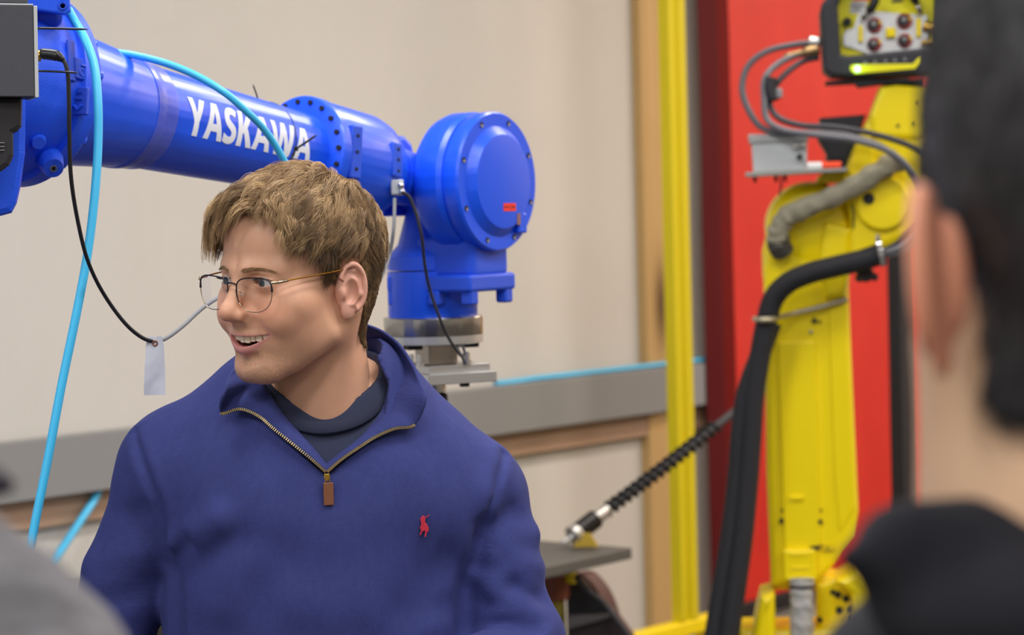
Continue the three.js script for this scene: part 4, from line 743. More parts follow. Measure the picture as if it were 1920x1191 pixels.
const earGeo = (() => {
  const gs = []; for (const s of [1, -1]) {
    const g = nets(earField, [-.024, -.040, -.016], [.024, .040, .014], .00115); paint(g, (u, v, w, o) => { const n = N3(u * 200, v * 200, w * 200), rim = clamp((w - .001) / .006); o[0] = .74 + .02 * n; o[1] = .40 - .03 * rim + .02 * n; o[2] = .285 - .02 * rim; });
    // back axis leans outwards, top leans back
    const back = V(.40 * s, 0, -.915).normalize(), up0 = V(.10 * s, 1, -.16); const out = V(0, 0, 0).crossVectors(up0, back).normalize(); if (out.x * s < 0) out.negate(); const up = up0.clone().addScaledVector(back, -up0.dot(back)).normalize(); const out2 = V(0, 0, 0).crossVectors(back, up); if (out2.x * s < 0) out2.negate();
    const m = new THREE.Matrix4().makeBasis(back, up, out2).setPosition(.0775 * s, -.001, -.0095); g.applyMatrix4(m);
    if (m.determinant() < 0) { const ix = g.index; for (let i = 0; i < ix.count; i += 3) { const a = ix.getX(i + 1); ix.setX(i + 1, ix.getX(i + 2)); ix.setX(i + 2, a); } }
    gs.push(g);
  } return gs;
})();
const headGeo = paint(nets(headField, [-.105, -.235, -.135], [.105, .14, .135], .0016), skinC);
// torso, arms and hands under the clothes (coarse), added to the same body
const S = { cy: 0 };
const shL = P(322, 895, 2.79), shR = P(892, 948, 2.80), elL = P(172, 1275, 2.80), elR = P(976, 1250, 2.76), wrL = P(255, 1480, 2.58), wrR = P(745, 1300, 2.50);
const nb = P(608, 790, 2.785), chestC = P(605, 1010, 2.79), bellyC = P(602, 1290, 2.785), hipC = V(bellyC.x, .92, bellyC.z + .0);
function torso(x, y, z, e) {              // e: cloth allowance
  let d = ell(x, y, z, chestC.x, chestC.y, chestC.z, .158 + e, .235 + e, .108 + e);
  d = smin(d, ell(x, y, z, bellyC.x, bellyC.y, bellyC.z, .163 + e, .26 + e, .106 + e), .10);
  d = smin(d, capV(x, y, z, P2.tl, P2.sl, .034 + e, .043 + e), .07);
  d = smin(d, capV(x, y, z, P2.tr, P2.sr, .034 + e, .043 + e), .07);
  d = smin(d, capV(x, y, z, P2.pl, P2.pr, .060 + e, .060 + e), .06);
  return d;
}
const P2 = { tl: P(545, 752, 2.80), sl: P(338, 868, 2.80), tr: P(680, 764, 2.80), sr: P(870, 922, 2.81), pl: P(430, 915, 2.765), pr: P(790, 930, 2.77) };
const armsField = (x, y, z, e) => {
  let a = capV(x, y, z, shL, elL, .050 + e, .039 + e); a = smin(a, capV(x, y, z, elL, wrL, .039 + e, .027 + e), .02);
  let b = capV(x, y, z, shR, elR, .050 + e, .039 + e); b = smin(b, capV(x, y, z, elR, wrR, .039 + e, .027 + e), .02);
  return Math.min(a, b);
};
function handField(wr, el, side) {         // palm and five fingers, half closed, in world space
  const f = wr.clone().sub(el).normalize(), sd = V(0, 0, 0).crossVectors(f, UP).normalize().multiplyScalar(side), nn = V(0, 0, 0).crossVectors(sd, f).normalize(); if (nn.y < 0) nn.negate();
  const at3 = (a, b, c) => wr.clone().addScaledVector(f, a).addScaledVector(sd, b).addScaledVector(nn, c);
  const bones = [[at3(-.03, 0, 0), at3(.02, 0, 0), .026, .024]];
  for (const [k, len] of [[-1.5, .036], [-.5, .042], [.5, .046], [1.5, .040]]) { const b = k * .0185; bones.push([at3(.015, b * .8, 0), at3(.082, b, 0), .014, .0105]); bones.push([at3(.082, b, 0), at3(.082 + len * .75, b * 1.05, -.018), .0095, .0085]); bones.push([at3(.082 + len * .75, b * 1.05, -.018), at3(.082 + len * .85, b * 1.05, -.045), .0085, .0075]); bones.push([at3(.082 + len * .85, b * 1.05, -.045), at3(.082 + len * .55, b * 1.05, -.062), .0078, .007]); }
  bones.push([at3(.02, .022, -.006), at3(.05, .046, -.018), .015, .0105]); bones.push([at3(.05, .046, -.018), at3(.085, .050, -.030), .0105, .0085]);
  return { f: (x, y, z) => { let d = 1; bones.forEach((b, i) => { const q = capV(x, y, z, b[0], b[1], b[2], b[3]); d = i < 1 ? q : smin(d, q, i % 4 === 1 || i > 16 ? .010 : .004); }); return d; }, c: at3(.07, 0, -.02) };
}
const bodyParts = [headGeo.applyMatrix4(headM), ...earGeo.map(g => g.applyMatrix4(headM))];
{
  const skinFlat = g => paint(g, (x, y, z, o) => { const n = N3(x * 60, y * 60, z * 60); o[0] = .70 + .03 * n; o[1] = .38 + .025 * n; o[2] = .236; });
  bodyParts.push(skinFlat(nets((x, y, z) => Math.min(torso(x, y, z, -.012), armsField(x, y, z, -.010), capV(x, y, z, P(600, 760, 2.77), P(606, 900, 2.78), .055, .08)), [-.62, .80, -3.0], [.16, 1.66, -2.42], .012)));
  for (const [w, e, s] of [[wrL, elL, -1], [wrR, elR, 1]]) { const h = handField(w, e, s); bodyParts.push(skinFlat(nets(h.f, [h.c.x - .13, h.c.y - .13, h.c.z - .13], [h.c.x + .13, h.c.y + .13, h.c.z + .13], .0035))); }
}
const body = part('body', bodyParts.map(g => { if (!g.attributes.uv) g.setAttribute('uv', new THREE.BufferAttribute(new Float32Array(g.attributes.position.count * 2), 2)); return g; }), skinMat, man);
// eyes
for (const s of [1, -1]) {
  const gaze = V(-.10, -.02, 1).normalize(), g = new THREE.SphereGeometry(.0122, 48, 36).rotateX(Math.PI / 2);
  paint(g, (x, y, z, o) => { const c = V(x, y, z).normalize().dot(gaze), a = Math.acos(clamp(c, -1, 1)), n = N3(x * 900, y * 900, z * 900); if (a < .19) { o[0] = o[1] = o[2] = .004; } else if (a < .47) { const k = .8 + .6 * n; o[0] = .065 * k; o[1] = .095 * k; o[2] = .125 * k; if (a > .42) { o[0] *= .4; o[1] *= .4; o[2] *= .4; } } else { o[0] = .62; o[1] = .58; o[2] = .56; } });
  part('eye', g.translate(EYE.x * s, EYE.y, EYE.z).applyMatrix4(headM), phy(0xffffff, .12, { vertexColors: true }), man, s > 0 ? 'blue grey eye' : undefined);
}
// teeth
{
  const tm = phy(0xfff3d8, .25), arch = x => mZ(0) - .0062 - 13.5 * x * x;
  const ws = [.0082, .0066, .0074, .0068, .0068]; for (const s of [1, -1]) { let x = 0; ws.forEach((w, i) => { const cx = s * (x + w / 2); x += w; const hgt = [.0104, .0094, .0102, .0086, .0080][i], z = arch(cx), ang = Math.atan2(30 * cx, 1); const g = rbox(w * .97 / Math.cos(ang * .9), hgt, .006, .0022, 3); g.rotateY(ang * .95); part('tooth', g.translate(cx, mU(Math.abs(cx)) + .0022 - hgt / 2 + .0005 * i, z).applyMatrix4(headM), tm, man); }); }
  part('lower_teeth', vtube([-.02, -.013, -.006, 0, .006, .013, .02].map(x => V(x, -.0645 + 9 * x * x, arch(x) - .006)), .0035, 24, 8).applyMatrix4(headM), tm, man);
  part('tongue', new THREE.SphereGeometry(.018, 24, 16).scale(1, .4, 1.2).translate(0, -.0665, .062).applyMatrix4(headM), phy(0x8a3a3a, .4), man);
}
// ---------------------------------------------------------------- his hair, brows, glasses
const HC = V(0, .045, -.008);
function scalp(dir) { let a = .03, b = .16; for (let i = 0; i < 22; i++) { const m = (a + b) / 2; headField(HC.x + dir.x * m, HC.y + dir.y * m, HC.z + dir.z * m) < 0 ? a = m : b = m; } return HC.clone().addScaledVector(dir, a); }
const hgrad = (p, e = .002) => V(headField(p.x + e, p.y, p.z) - headField(p.x - e, p.y, p.z), headField(p.x, p.y + e, p.z) - headField(p.x, p.y - e, p.z), headField(p.x, p.y, p.z + e) - headField(p.x, p.y, p.z - e)).normalize();
function hairline(x, z) {               // height above which hair grows, by the way round the head
  const f = Math.abs(Math.atan2(x, z + .008));
  const T = [[0, .092], [.35, .091], [.6, .074], [.8, .058], [.98, .048], [1.08, .036], [1.17, .012], [1.36, .008], [1.43, .042], [1.78, .042], [1.88, .002], [2.0, -.034], [2.25, -.060], [2.7, -.078], [3.15, -.082]];
  for (let i = 1; i < T.length; i++) if (f <= T[i][0]) { const u = (f - T[i - 1][0]) / (T[i][0] - T[i - 1][0]); return lerp(T[i - 1][1], T[i][1], u * u * (3 - 2 * u)); }
  return -.082;
}
const hairDark = [.074, .047, .025], hairMid = [.285, .166, .072], hairLight = [.68, .46, .23];
function strand(pts, rf, s, col, out) {   // adds one tapering lock to the lists
  const n = pts.length - 1, base = out.pos.length / 3; let nr = V(.3, .9, .2);
  for (let i = 0; i <= n; i++) {
    const t = pts[Math.min(n, i + 1)].clone().sub(pts[Math.max(0, i - 1)]).normalize(); nr = nr.clone().addScaledVector(t, -nr.dot(t)).normalize(); const b = t.clone().cross(nr), r = rf(i / n);
    for (let j = 0; j < s; j++) { const a = j / s * 6.2832, ca = Math.cos(a), sa = Math.sin(a); out.pos.push(pts[i].x + (nr.x * ca + b.x * sa) * r, pts[i].y + (nr.y * ca + b.y * sa) * r, pts[i].z + (nr.z * ca + b.z * sa) * r); out.nor.push(nr.x * ca + b.x * sa, nr.y * ca + b.y * sa, nr.z * ca + b.z * sa); out.col.push(col[0], col[1], col[2]); }
  }
  for (let i = 0; i < n; i++) for (let j = 0; j < s; j++) { const a = base + i * s + j, b = base + i * s + (j + 1) % s; out.idx.push(a, b, b + s, a, b + s, a + s); }
}
const strandGeo = o => { const g = new THREE.BufferGeometry(); g.setAttribute('position', new THREE.Float32BufferAttribute(o.pos, 3)); g.setAttribute('normal', new THREE.Float32BufferAttribute(o.nor, 3)); g.setAttribute('color', new THREE.Float32BufferAttribute(o.col, 3)); g.setAttribute('uv', new THREE.Float32BufferAttribute(new Float32Array(o.pos.length / 3 * 2), 2)); g.setIndex(o.idx); return g; };
const mixc = (a, b, t) => a.map((v, i) => lerp(v, b[i], t));
{
  const shell = nets((x, y, z) => { const th = lerp(.0022, .0115, sstep(.045, .095, y)); const d = headField(x, y, z) - th - .0015 * N3(x * 90, y * 90, z * 90), m = (hairline(x, z) - y) * .55 - .0004; return smax(d, m, .005); }, [-.10, -.09, -.13], [.10, .16, .12], .0025);
  paint(shell, (x, y, z, o) => { const n = N3(x * 120, y * 120, z * 120), c = mixc(hairDark, hairMid, .25 + .3 * n); o[0] = c[0]; o[1] = c[1]; o[2] = c[2]; });  // base coloured darker than the locks, painting depth shade into the gaps
  shell.setAttribute('uv', new THREE.BufferAttribute(new Float32Array(shell.attributes.position.count * 2), 2));
  const out = { pos: [], nor: [], col: [], idx: [] };
  const crown = V(.012, .125, -.045);
  // long locks of the top and fringe: guide curves, each carrying a tuft of fine strands
  let made = 0, guard = 0;
  while (made < 1450 && guard++ < 40000) {
    const dir = V(rr(-1, 1), rr(-.25, 1), rr(-1, 1)); if (dir.lengthSq() > 1 || dir.lengthSq() < .01) continue; dir.normalize();
    const p = scalp(dir); if (p.y < hairline(p.x, p.z) + .001) continue;
    const topness = sstep(.052, .080, p.y + .010 * N3(p.x * 30, p.z * 30, 3) + (p.z > .04 ? .006 : 0)); if (rnd() > topness) continue;
    made++;
    const cl = N3(p.x * 24 + 5, p.y * 24, p.z * 24), cl2 = N3(p.x * 50, p.y * 50 + 9, p.z * 50);
    const front = sstep(.020, .070, p.z), rad = p.clone().sub(crown); rad.y *= .4; rad.normalize();
    const side = p.x > .016 + .02 * cl2 ? 1 : -1;
    const fl = V(side * (.62 + .35 * cl), -.2, .85).normalize();
    let d = rad.clone().multiplyScalar(1 - front).addScaledVector(fl, front).addScaledVector(V(0, 0, 1), .55 * (1 - front)).add(V(cl * .9, 0, cl2 * .5)).normalize();
    const sideness = sstep(.035, .065, Math.abs(p.x)), len = lerp(.042, .066, rnd()) * (p.z < -.045 ? .60 : 1) * lerp(1, .70, sideness) * (front > .5 && side < 0 ? 1.05 : front > .5 ? (p.x < .045 ? .52 : .75) : 1), n = 8, ds = len / n;
    const lift = rr(.008, .021) * lerp(1, .60, sideness) * (p.z < -.04 ? .62 : 1) * (front > .5 ? (side < 0 ? 1.4 : 1.15) : 1), pts = []; let q = p.clone(); let curl = rr(-.6, .6), wave = rr(0, 6.28), wf = rr(4, 8);
    for (let i = 0; i <= n; i++) {
      const u = i / n, want = .0025 + lift * Math.sin(Math.min(1, u * 2.1) * 1.57) * (1 - .30 * u * u);
      const g = hgrad(q), dd = headField(q.x, q.y, q.z); q = q.clone().addScaledVector(g, (want - dd) * (i ? .8 : .3)); pts.push(q);
      const sd = d.clone().cross(g); d = d.clone().addScaledVector(g, -d.dot(g) * .9).addScaledVector(sd, curl * .12 + .17 * Math.sin(wave + u * wf)).add(V(0, -.10 - .08 * u, 0)).normalize(); q = q.clone().addScaledVector(d, ds);
    }
    const tone = clamp(.66 + .6 * cl + .4 * cl2 + rr(-.34, .34));
    const K = 20, W = rr(.0032, .0060), fr = pts.map((a, i) => { const g = hgrad(a), t = pts[Math.min(n, i + 1)].clone().sub(pts[Math.max(0, i - 1)]).normalize(); return [g, t.cross(g).normalize()]; });
    for (let k = 0; k < K; k++) {
      const a = rr(0, 6.283), r0 = Math.sqrt(rnd()) * W, oa = Math.cos(a) * r0 * 1.25, ob = Math.sin(a) * r0 * .55, sl2 = rr(.72, 1.08), wv = rr(0, 6.28), tip = rr(.10, .85);
      const pp = []; for (let i = 0; i <= n; i++) { const u = i / n, uu = Math.min(1, u * sl2) * n, i0 = Math.min(n - 1, Math.floor(uu)), fr0 = uu - i0, b = pts[i0].clone().lerp(pts[i0 + 1], fr0), sp = 1 - (1 - tip) * u * u; pp.push(b.addScaledVector(fr[i0][1], oa * sp + .0010 * Math.sin(wv + u * 5)).addScaledVector(fr[i0][0], ob * sp + .0008 * Math.cos(wv + u * 4))); }
      const tn = clamp(tone + rr(-.22, .22)), c = tn < .5 ? mixc(hairDark, hairMid, .30 + tn * 1.4) : mixc(hairMid, hairLight, (tn - .5) * 2), R = rr(.00015, .00034);
      strand(pp, u => R * (1 - .75 * u * u), 3, c, out);
    }
  }
  // short hair of the sides and nape
  made = guard = 0;
  while (made < 17000 && guard++ < 230000) {
    const dir = V(rr(-1, 1), rr(-1, .8), rr(-1, 1)); if (dir.lengthSq() > 1 || dir.lengthSq() < .01) continue; dir.normalize();
    const p = scalp(dir), hl = hairline(p.x, p.z), jig = .004 * N3(p.x * 300, p.y * 300, p.z * 300) + rr(-.0035, .002); if (p.y < hl + jig || p.y > .13 || (p.y > .088 && rnd() < .7)) continue; if (dir.z > .8) continue; if (Math.abs(p.x) > .062 && p.y < .036 && p.z > -.037 && p.z < .006) continue;
    made++; const g = hgrad(p), f = V(0, -.8, p.z > .01 ? .15 : -.5).add(V(rr(-.3, .3), rr(-.2, .2), rr(-.3, .3))); f.addScaledVector(g, -f.dot(g)).normalize();
    const len = lerp(.006, .024, sstep(-.01, .065, p.y)) * rr(.7, 1.2) * (Math.abs(p.x) > .055 && p.y < .078 && p.z > -.04 && p.z < .014 ? .42 : 1), li = rr(.25, .6), pts = [0, 1, 2, 3].map(i => p.clone().addScaledVector(f, len * i / 3).addScaledVector(g, .001 + len * li * (i / 3) * (1 - i / 7)));
    const tone = clamp(.12 + .35 * N3(p.x * 50, p.y * 50, p.z * 50) + rr(-.15, .25)), c = tone < .5 ? mixc(hairDark, hairMid, tone * 2) : mixc(hairMid, hairLight, (tone - .5));
    const R = rr(.00025, .0005); strand(pts, u => R * (1 - .75 * u), 3, c, out);
  }
  const hair = part('hair', strandGeo(out).applyMatrix4(headM), std(0xffffff, .42, 0, { vertexColors: true }), man, 'tousled light brown hair, darker and shorter at the sides');
  part('hair_base', shell.applyMatrix4(headM), phy(0xffffff, .95, { vertexColors: true, specularIntensity: .15 }), hair);
  // eyebrows
  for (const s of [1, -1]) {
    const o = { pos: [], nor: [], col: [], idx: [] }, c = new THREE.CatmullRomCurve3([V(.011, .0262, .105), V(.022, .0282, .102), V(.034, .0292, .096), V(.049, .0262, .083)]);
    for (let i = 0; i < 130; i++) { const u = rnd(), b = c.getPoint(u); b.y += rr(-.0026, .0026) * (1 - .6 * u); const dirIn = HC.clone().setY(b.y).sub(b).normalize(); let q = b.clone(); for (let k = 0; k < 14; k++) q.addScaledVector(dirIn, headField(q.x, q.y, q.z) * .8); const g = hgrad(q), t = c.getTangent(u).add(V(0, rr(.1, .6) * (1 - u) - .1, 0)).normalize(); t.addScaledVector(g, -t.dot(g)).normalize(); const L = rr(.004, .0075); const pts = [0, 1, 2].map(k => q.clone().addScaledVector(t, L * k / 2).addScaledVector(g, .0003 + .0007 * k)); pts.forEach(a => a.x *= s); const cc = mixc(hairDark, hairMid, rr(.8, 1.6)); strand(pts, v => .00022 * (1 - .7 * v), 3, cc, o); }
    part('eyebrow', strandGeo(o).applyMatrix4(headM), std(0xffffff, .55, 0, { vertexColors: true }), man);
  }
  // lashes
  for (const s of [1, -1]) { const o = { pos: [], nor: [], col: [], idx: [] }; for (let i = 0; i < 60; i++) { const a = lerp(-.013, .0145, rnd()), y = lidU(a), z = Math.sqrt(Math.max(0, .0142 ** 2 - a * a - y * y)), q = V(EYE.x + a, EYE.y + y, EYE.z + z), L = rr(.0035, .006); const pts = [0, 1, 2].map(k => q.clone().add(V(a * .25 * k / 2, L * .35 * k * k / 4 - L * .1 * k, L * k / 2))); pts.forEach(v => v.x *= s); strand(pts, v => .0003 * (1 - .6 * v), 3, [.02, .014, .01], o); } part('eyelashes', strandGeo(o).applyMatrix4(headM), std(0xffffff, .5, 0, { vertexColors: true }), man); }
}
{
  const t = thing('eyeglasses', 'browline glasses with dark upper rims and thin gold arms worn by the man', 'glasses');
  const zf = x => .1050 - 1.45 * x * x, lensPt = (s, a, k = 1) => { const c = Math.cos(a), n = Math.sin(a); const e = n > 0 ? 3.6 : 2.5, r = 1 / Math.pow(Math.abs(c) ** e + Math.abs(n) ** e, 1 / e); const x = .0345 + c * r * .0272 * k * (n < 0 ? 1 + .10 * n * (1) : 1), y = .0035 + n * r * (n > 0 ? .0165 : .0225) * k + (n > 0 ? .0012 * c : 0); return V(s * x, y, zf(x) - .06 * (.0 + (.02 - y) * .25)); };
  const H2 = v => v.applyMatrix4(headM);
  const metal = std(0xb9a98c, .25, 1), dark = std(0x1d1420, .3, .2), gold = std(0xb07a2c, .28, .8);
  for (const s of [1, -1]) {
    const top = [], bot = []; for (let i = 0; i <= 24; i++) { top.push(H2(lensPt(s, lerp(.02, Math.PI + .55, i / 24)))); bot.push(H2(lensPt(s, lerp(.05, -Math.PI + .52, i / 24)))); }
    const rim = part('rim', vtube(top, u =>   .00080 * (u < .14 ? 1.7 - u * 5 : 1) * (u > .93 ? .7 : 1), 60, 8), dark, t, 'dark upper rim'); part('lower_wire', vtube(bot, .00055, 50, 6), metal, rim);
    const pos = [], idx = [], uv = []; const A = 48, Rn = 6; for (let r = 0; r <= Rn; r++) for (let i = 0; i < A; i++) { const q = lensPt(s, i / A * 6.2832, r / Rn * .985 + .0001); q.z += .0; H2(q); pos.push(q.x, q.y, q.z); uv.push(0, 0); } for (let r = 0; r < Rn; r++) for (let i = 0; i < A; i++) { const a = r * A + i, b = r * A + (i + 1) % A; idx.push(a, b, b + A, a, b + A, a + A); }
    const g = new THREE.BufferGeometry(); g.setAttribute('position', new THREE.Float32BufferAttribute(pos, 3)); g.setAttribute('uv', new THREE.Float32BufferAttribute(uv, 2)); g.setIndex(idx); g.computeVertexNormals();
    part('lens', g, phy(0xffffff, .02, { transmission: 1, thickness: 0, ior: 1.45, side: THREE.DoubleSide }), t, 'clear lens');
    const hx = .0612; const temple = part('temple', vtube([V(s * .0615, .0155, zf(.0615)), V(s * .0675, .0160, .0945), V(s * .0705, .0175, .080), V(s * .0755, .0205, .045), V(s * .0785, .0235, .010), V(s * .0800, .0255, -.006)].map(H2), u => u < .22 ? .0014 : .0009, 50, 8), gold, t, 'thin gold arm');
    part('hinge', vtube([V(s * .0612, .0150, zf(.0612) + .0005), V(s * .0675, .0158, .0950), V(s * .0700, .0172, .082)].map(H2), .0016, 14, 8), metal, temple);
    part('temple_tip', vtube([V(s * .0795, .0248, .002), V(s * .0805, .0262, -.012), V(s * .0815, .020, -.024), V(s * .081, .004, -.031)].map(H2), u => .0013 + .0004 * u, 20, 8), dark, temple);
    const pad = part('nose_pad', new THREE.SphereGeometry(1, 16, 12).scale(.0012, .0040, .0024).rotateZ(-.35 * s).translate(s * .0105, .0005, .0985).applyMatrix4(headM), phy(0xf0e6d8, .1, { transmission: .6, thickness: 0 }), t); part('pad_arm', vtube([V(s * .0108, .0015, .1000), V(s * .0118, .0035, .1030), V(s * .0098, .0060, .1045)].map(H2), .0006, 12, 6), metal, pad);
  }
  part('bridge', vtube([V(-.0085, .0115, .1052), V(-.005, .0130, .1066), V(0, .0134, .1070), V(.005, .0130, .1066), V(.0085, .0115, .1052)].map(H2), .0009, 20, 8), dark, t);
  rebase(t, V(0, .013, .1076).applyMatrix4(headM));
}
// ---------------------------------------------------------------- his clothes
const camI = camera.matrixWorldInverse;
function march(f, px, py, d0 = 2.3, d1 = 3.1) { const o = camera.position, dir = P(px, py, 1).sub(o); let s = d0; for (let i = 0; i < 160 && s < d1; i++) { const q = o.clone().addScaledVector(dir, s), v = f(q.x, q.y, q.z); if (v < .0002) break; s += Math.max(.0004, v * .6); } return s; }
const polyD = (x, y, pts) => { let d = 1e9, s = 1; for (let i = 0, j = pts.length - 1; i < pts.length; j = i++) { const [ax, ay] = pts[i], [bx, by] = pts[j], ex = bx - ax, ey = by - ay, wx = x - ax, wy = y - ay, h = clamp((wx * ex + wy * ey) / (ex * ex + ey * ey)); d = Math.min(d, Math.hypot(wx - ex * h, wy - ey * h)); const c1 = y >= ay, c2 = y < by, c3 = ex * wy > ey * wx; if ((c1 && c2 && c3) || (!c1 && !c2 && !c3)) s = -s; } return s * d; };
const neckV = [[612, 893], [575, 860], [530, 820], [495, 775], [480, 720], [500, 640], [690, 640], [728, 720], [718, 790], [690, 825], [655, 855]];
const k27 = 2.7 / F;
const neckTube = [P(606, 860, 2.795), P(600, 640, 2.76)];
const seamL = [], seamR = [];
const distPath = (x, y, z, pts) => { let d = 1e9; for (let i = 1; i < pts.length; i++) d = Math.min(d, capV(x, y, z, pts[i - 1], pts[i], 0, 0)); return d; };
const fold = (px0, py0, px1, py1, d0, d1) => [P(px0, py0, d0), P(px1, py1, d1)];
let folds = [];
function sweaterBase(x, y, z) {
  let d = torso(x, y, z, .012);
  let a = capV(x, y, z, shL, elL, .0600, .0510), b = capV(x, y, z, shR, elR, .0600, .0510);
  a = smin(a, capV(x, y, z, elL, wrL, .0545, .036), .03); b = smin(b, capV(x, y, z, elR, wrR, .0545, .036), .03);
  const kk = lerp(.045, .010, sstep(shL.y + .0, shL.y - .09, y)); d = smin(d, a, kk); d = smin(d, b, kk);
  return d;
}
function sweaterField(x, y, z) {
  let d = sweaterBase(x, y, z); if (d > .06 || d < -.08) return d;
  d += .0045 * N3(x * 9, y * 7, z * 9 + 4) + .0016 * N3(x * 26, y * 18, z * 26);
  // folds
  for (const f of folds) { const q = capV(x, y, z, f[0], f[1], 0, 0); d += f[2] * Math.exp(-q * q / (f[3] * f[3])); }
  // wrinkles gathering towards the elbows
  const wl = clamp(1 - Math.hypot(x - elL.x, y - elL.y, z - elL.z) / .20), wr = clamp(1 - Math.hypot(x - elR.x, y - elR.y, z - elR.z) / .19);
  d += .006 * wl * Math.sin((y + x * .6) * 95 + 3 * N3(x * 12, y * 12, z * 12)) * .6 + .008 * wr * Math.sin((y * 1 - x * .5) * 90 + 4 * N3(x * 12, y * 12, z * 12)) * .6;
  // armhole seams: a fine ridge with a groove
  for (const s of [seamL, seamR]) { if (!s.length) continue; const q = distPath(x, y, z, s); if (q < .08) d += .0030 * Math.exp(-q * q / 3.2e-5) - .0022 * Math.exp(-((q - .012) ** 2) / 8e-5); }
  return d;
}
const cutField = (x, y, z) => { const c = V(x, y, z).applyMatrix4(camI), dd = -c.z, px = 960 + F * c.x / dd, py = 595.5 - F * c.y / dd; const prism = Math.max(polyD(px, py, neckV) * k27, dd - 2.775); return Math.min(prism, capV(x, y, z, neckTube[0], neckTube[1], .070, .070)); };
for (const [L, pts] of [[seamL, [[256, 812], [262, 850], [276, 890], [294, 935], [308, 985], [316, 1035]]], [seamR, [[944, 852], [934, 895], [916, 945], [902, 1000], [893, 1060]]]]) for (const [a, b] of pts) L.push(P(a, b, march(sweaterBase, a, b)));
for (const [a, b, c, d2, amp, w] of [[335, 1030, 410, 980, -.010, .020], [318, 1060, 352, 1020, .010, .012], [350, 1062, 440, 1010, .006, .020], [872, 1180, 900, 990, .012, .016], [850, 1100, 905, 930, -.005, .02], [330, 1191, 325, 1085, .010, .014], [560, 1130, 700, 1170, -.004, .03], [420, 1140, 470, 1060, -.004, .025], [760, 890, 880, 1010, -.004, .03], [430, 1191, 520, 1040, .006, .03], [700, 1191, 840, 1060, .006, .03], [540, 1000, 700, 960, -.003, .04], [905, 1010, 960, 960, .006, .014], [925, 1040, 1000, 1000, -.006, .014], [960, 1100, 1030, 1090, .006, .012], [180, 1000, 270, 960, .005, .016], [165, 1060, 260, 1040, -.005, .018], [200, 1130, 290, 1100, .006, .016], [460, 800, 500, 860, .004, .03], [900, 1090, 1000, 1150, -.007, .014], [900, 1130, 1020, 1120, .006, .012], [880, 1170, 990, 1178, .006, .012], [940, 1000, 985, 1080, -.004, .02]]) { const s0 = march(sweaterBase, a, b), s1 = march(sweaterBase, c, d2); folds.push([P(a, b, s0), P(c, d2, s1), amp, w]); }
const knitT = tex(256, 256, (u, v) => { const a = Math.sin((u * 64) * 6.2832), b = Math.sin((v * 64 + .25 * a) * 6.2832); return .5 + .25 * a * b + .22 * tileN(u, v, 8, 3); }, false);
const heather = tex(512, 512, (u, v, x, y) => { const n = tileN(u, v, 22, 3), m = tileN(u, v, 3.5, 7), g = N3(x * .71, y * .23, 4); const k = 1 + .10 * n + .05 * m + .10 * g; return [.232 * k, .256 * k, .465 * k]; });
const cloth = phy(0xffffff, .92, { map: heather, bumpMap: knitT, bumpScale: .00018, sheen: .25, sheenRoughness: .55, sheenColor: new THREE.Color(.34, .36, .58), specularIntensity: .3 });
const clothUV = g => uvFrom(g, (x, y, z) => [(Math.atan2(x - chestC.x, z - chestC.z + .02) * .17) * 7, y * 7]);
{
  const bot = 1.02;
  const g = nets((x, y, z) => { let d = sweaterField(x, y, z); if (Math.abs(d) > .05) return d; d = smax(d, -cutField(x, y, z), .004); return Math.max(d, bot - y); }, [-.62, bot - .02, -3.02], [.20, 1.68, -2.40], .0042);
  var sweater = part('sweater', clothUV(g), cloth, man, 'navy blue knitted zip-neck sweater');
}
// collar: a thick sheet from the neck seam to the rim, opened outwards at the front
const surf = (px, py, up) => march(sweaterField, px, py) - up;
const edgePts = [[612, 886, .002], [585, 862, .005], [548, 832, .007], [512, 803, .009], [484, 780, .012], [450, 767, .018], [415, 775, .020]].map(q => P(q[0], q[1], surf(q[0], q[1], q[2])));
const cornerL = edgePts.length - 1;
edgePts.push(...PP([[417, 742, 2.675], [430, 704, 2.715], [470, 664, 2.775], [545, 630, 2.825], [630, 606, 2.83], [690, 610, 2.80], [742, 640, 2.765], [774, 684, 2.73], [792, 722, 2.70], [799, 750, 2.685]]));
const cornerR = edgePts.length; edgePts.push(...[[777, 797, .018], [740, 804, .014], [705, 819, .010], [672, 840, .008], [640, 862, .005], [612, 886, .002]].map(q => P(q[0], q[1], surf(q[0], q[1], q[2]))));
const innerPts = PP([[612, 880, 2.690], [592, 850, 2.694], [562, 815, 2.694], [535, 785, 2.696], [517, 762, 2.700], [505, 742, 2.705], [497, 728, 2.715], [494, 716, 2.735], [496, 706, 2.755], [510, 700, 2.785], [550, 694, 2.822], [620, 690, 2.83], [678, 692, 2.815], [708, 702, 2.79], [722, 716, 2.765], [726, 734, 2.742], [724, 750, 2.728], [716, 772, 2.712], [700, 795, 2.703], [684, 815, 2.698], [660, 840, 2.694], [636, 862, 2.692], [612, 880, 2.690]]);
const eC = new THREE.CatmullRomCurve3(edgePts), iC = new THREE.CatmullRomCurve3(innerPts.slice(0, edgePts.length));
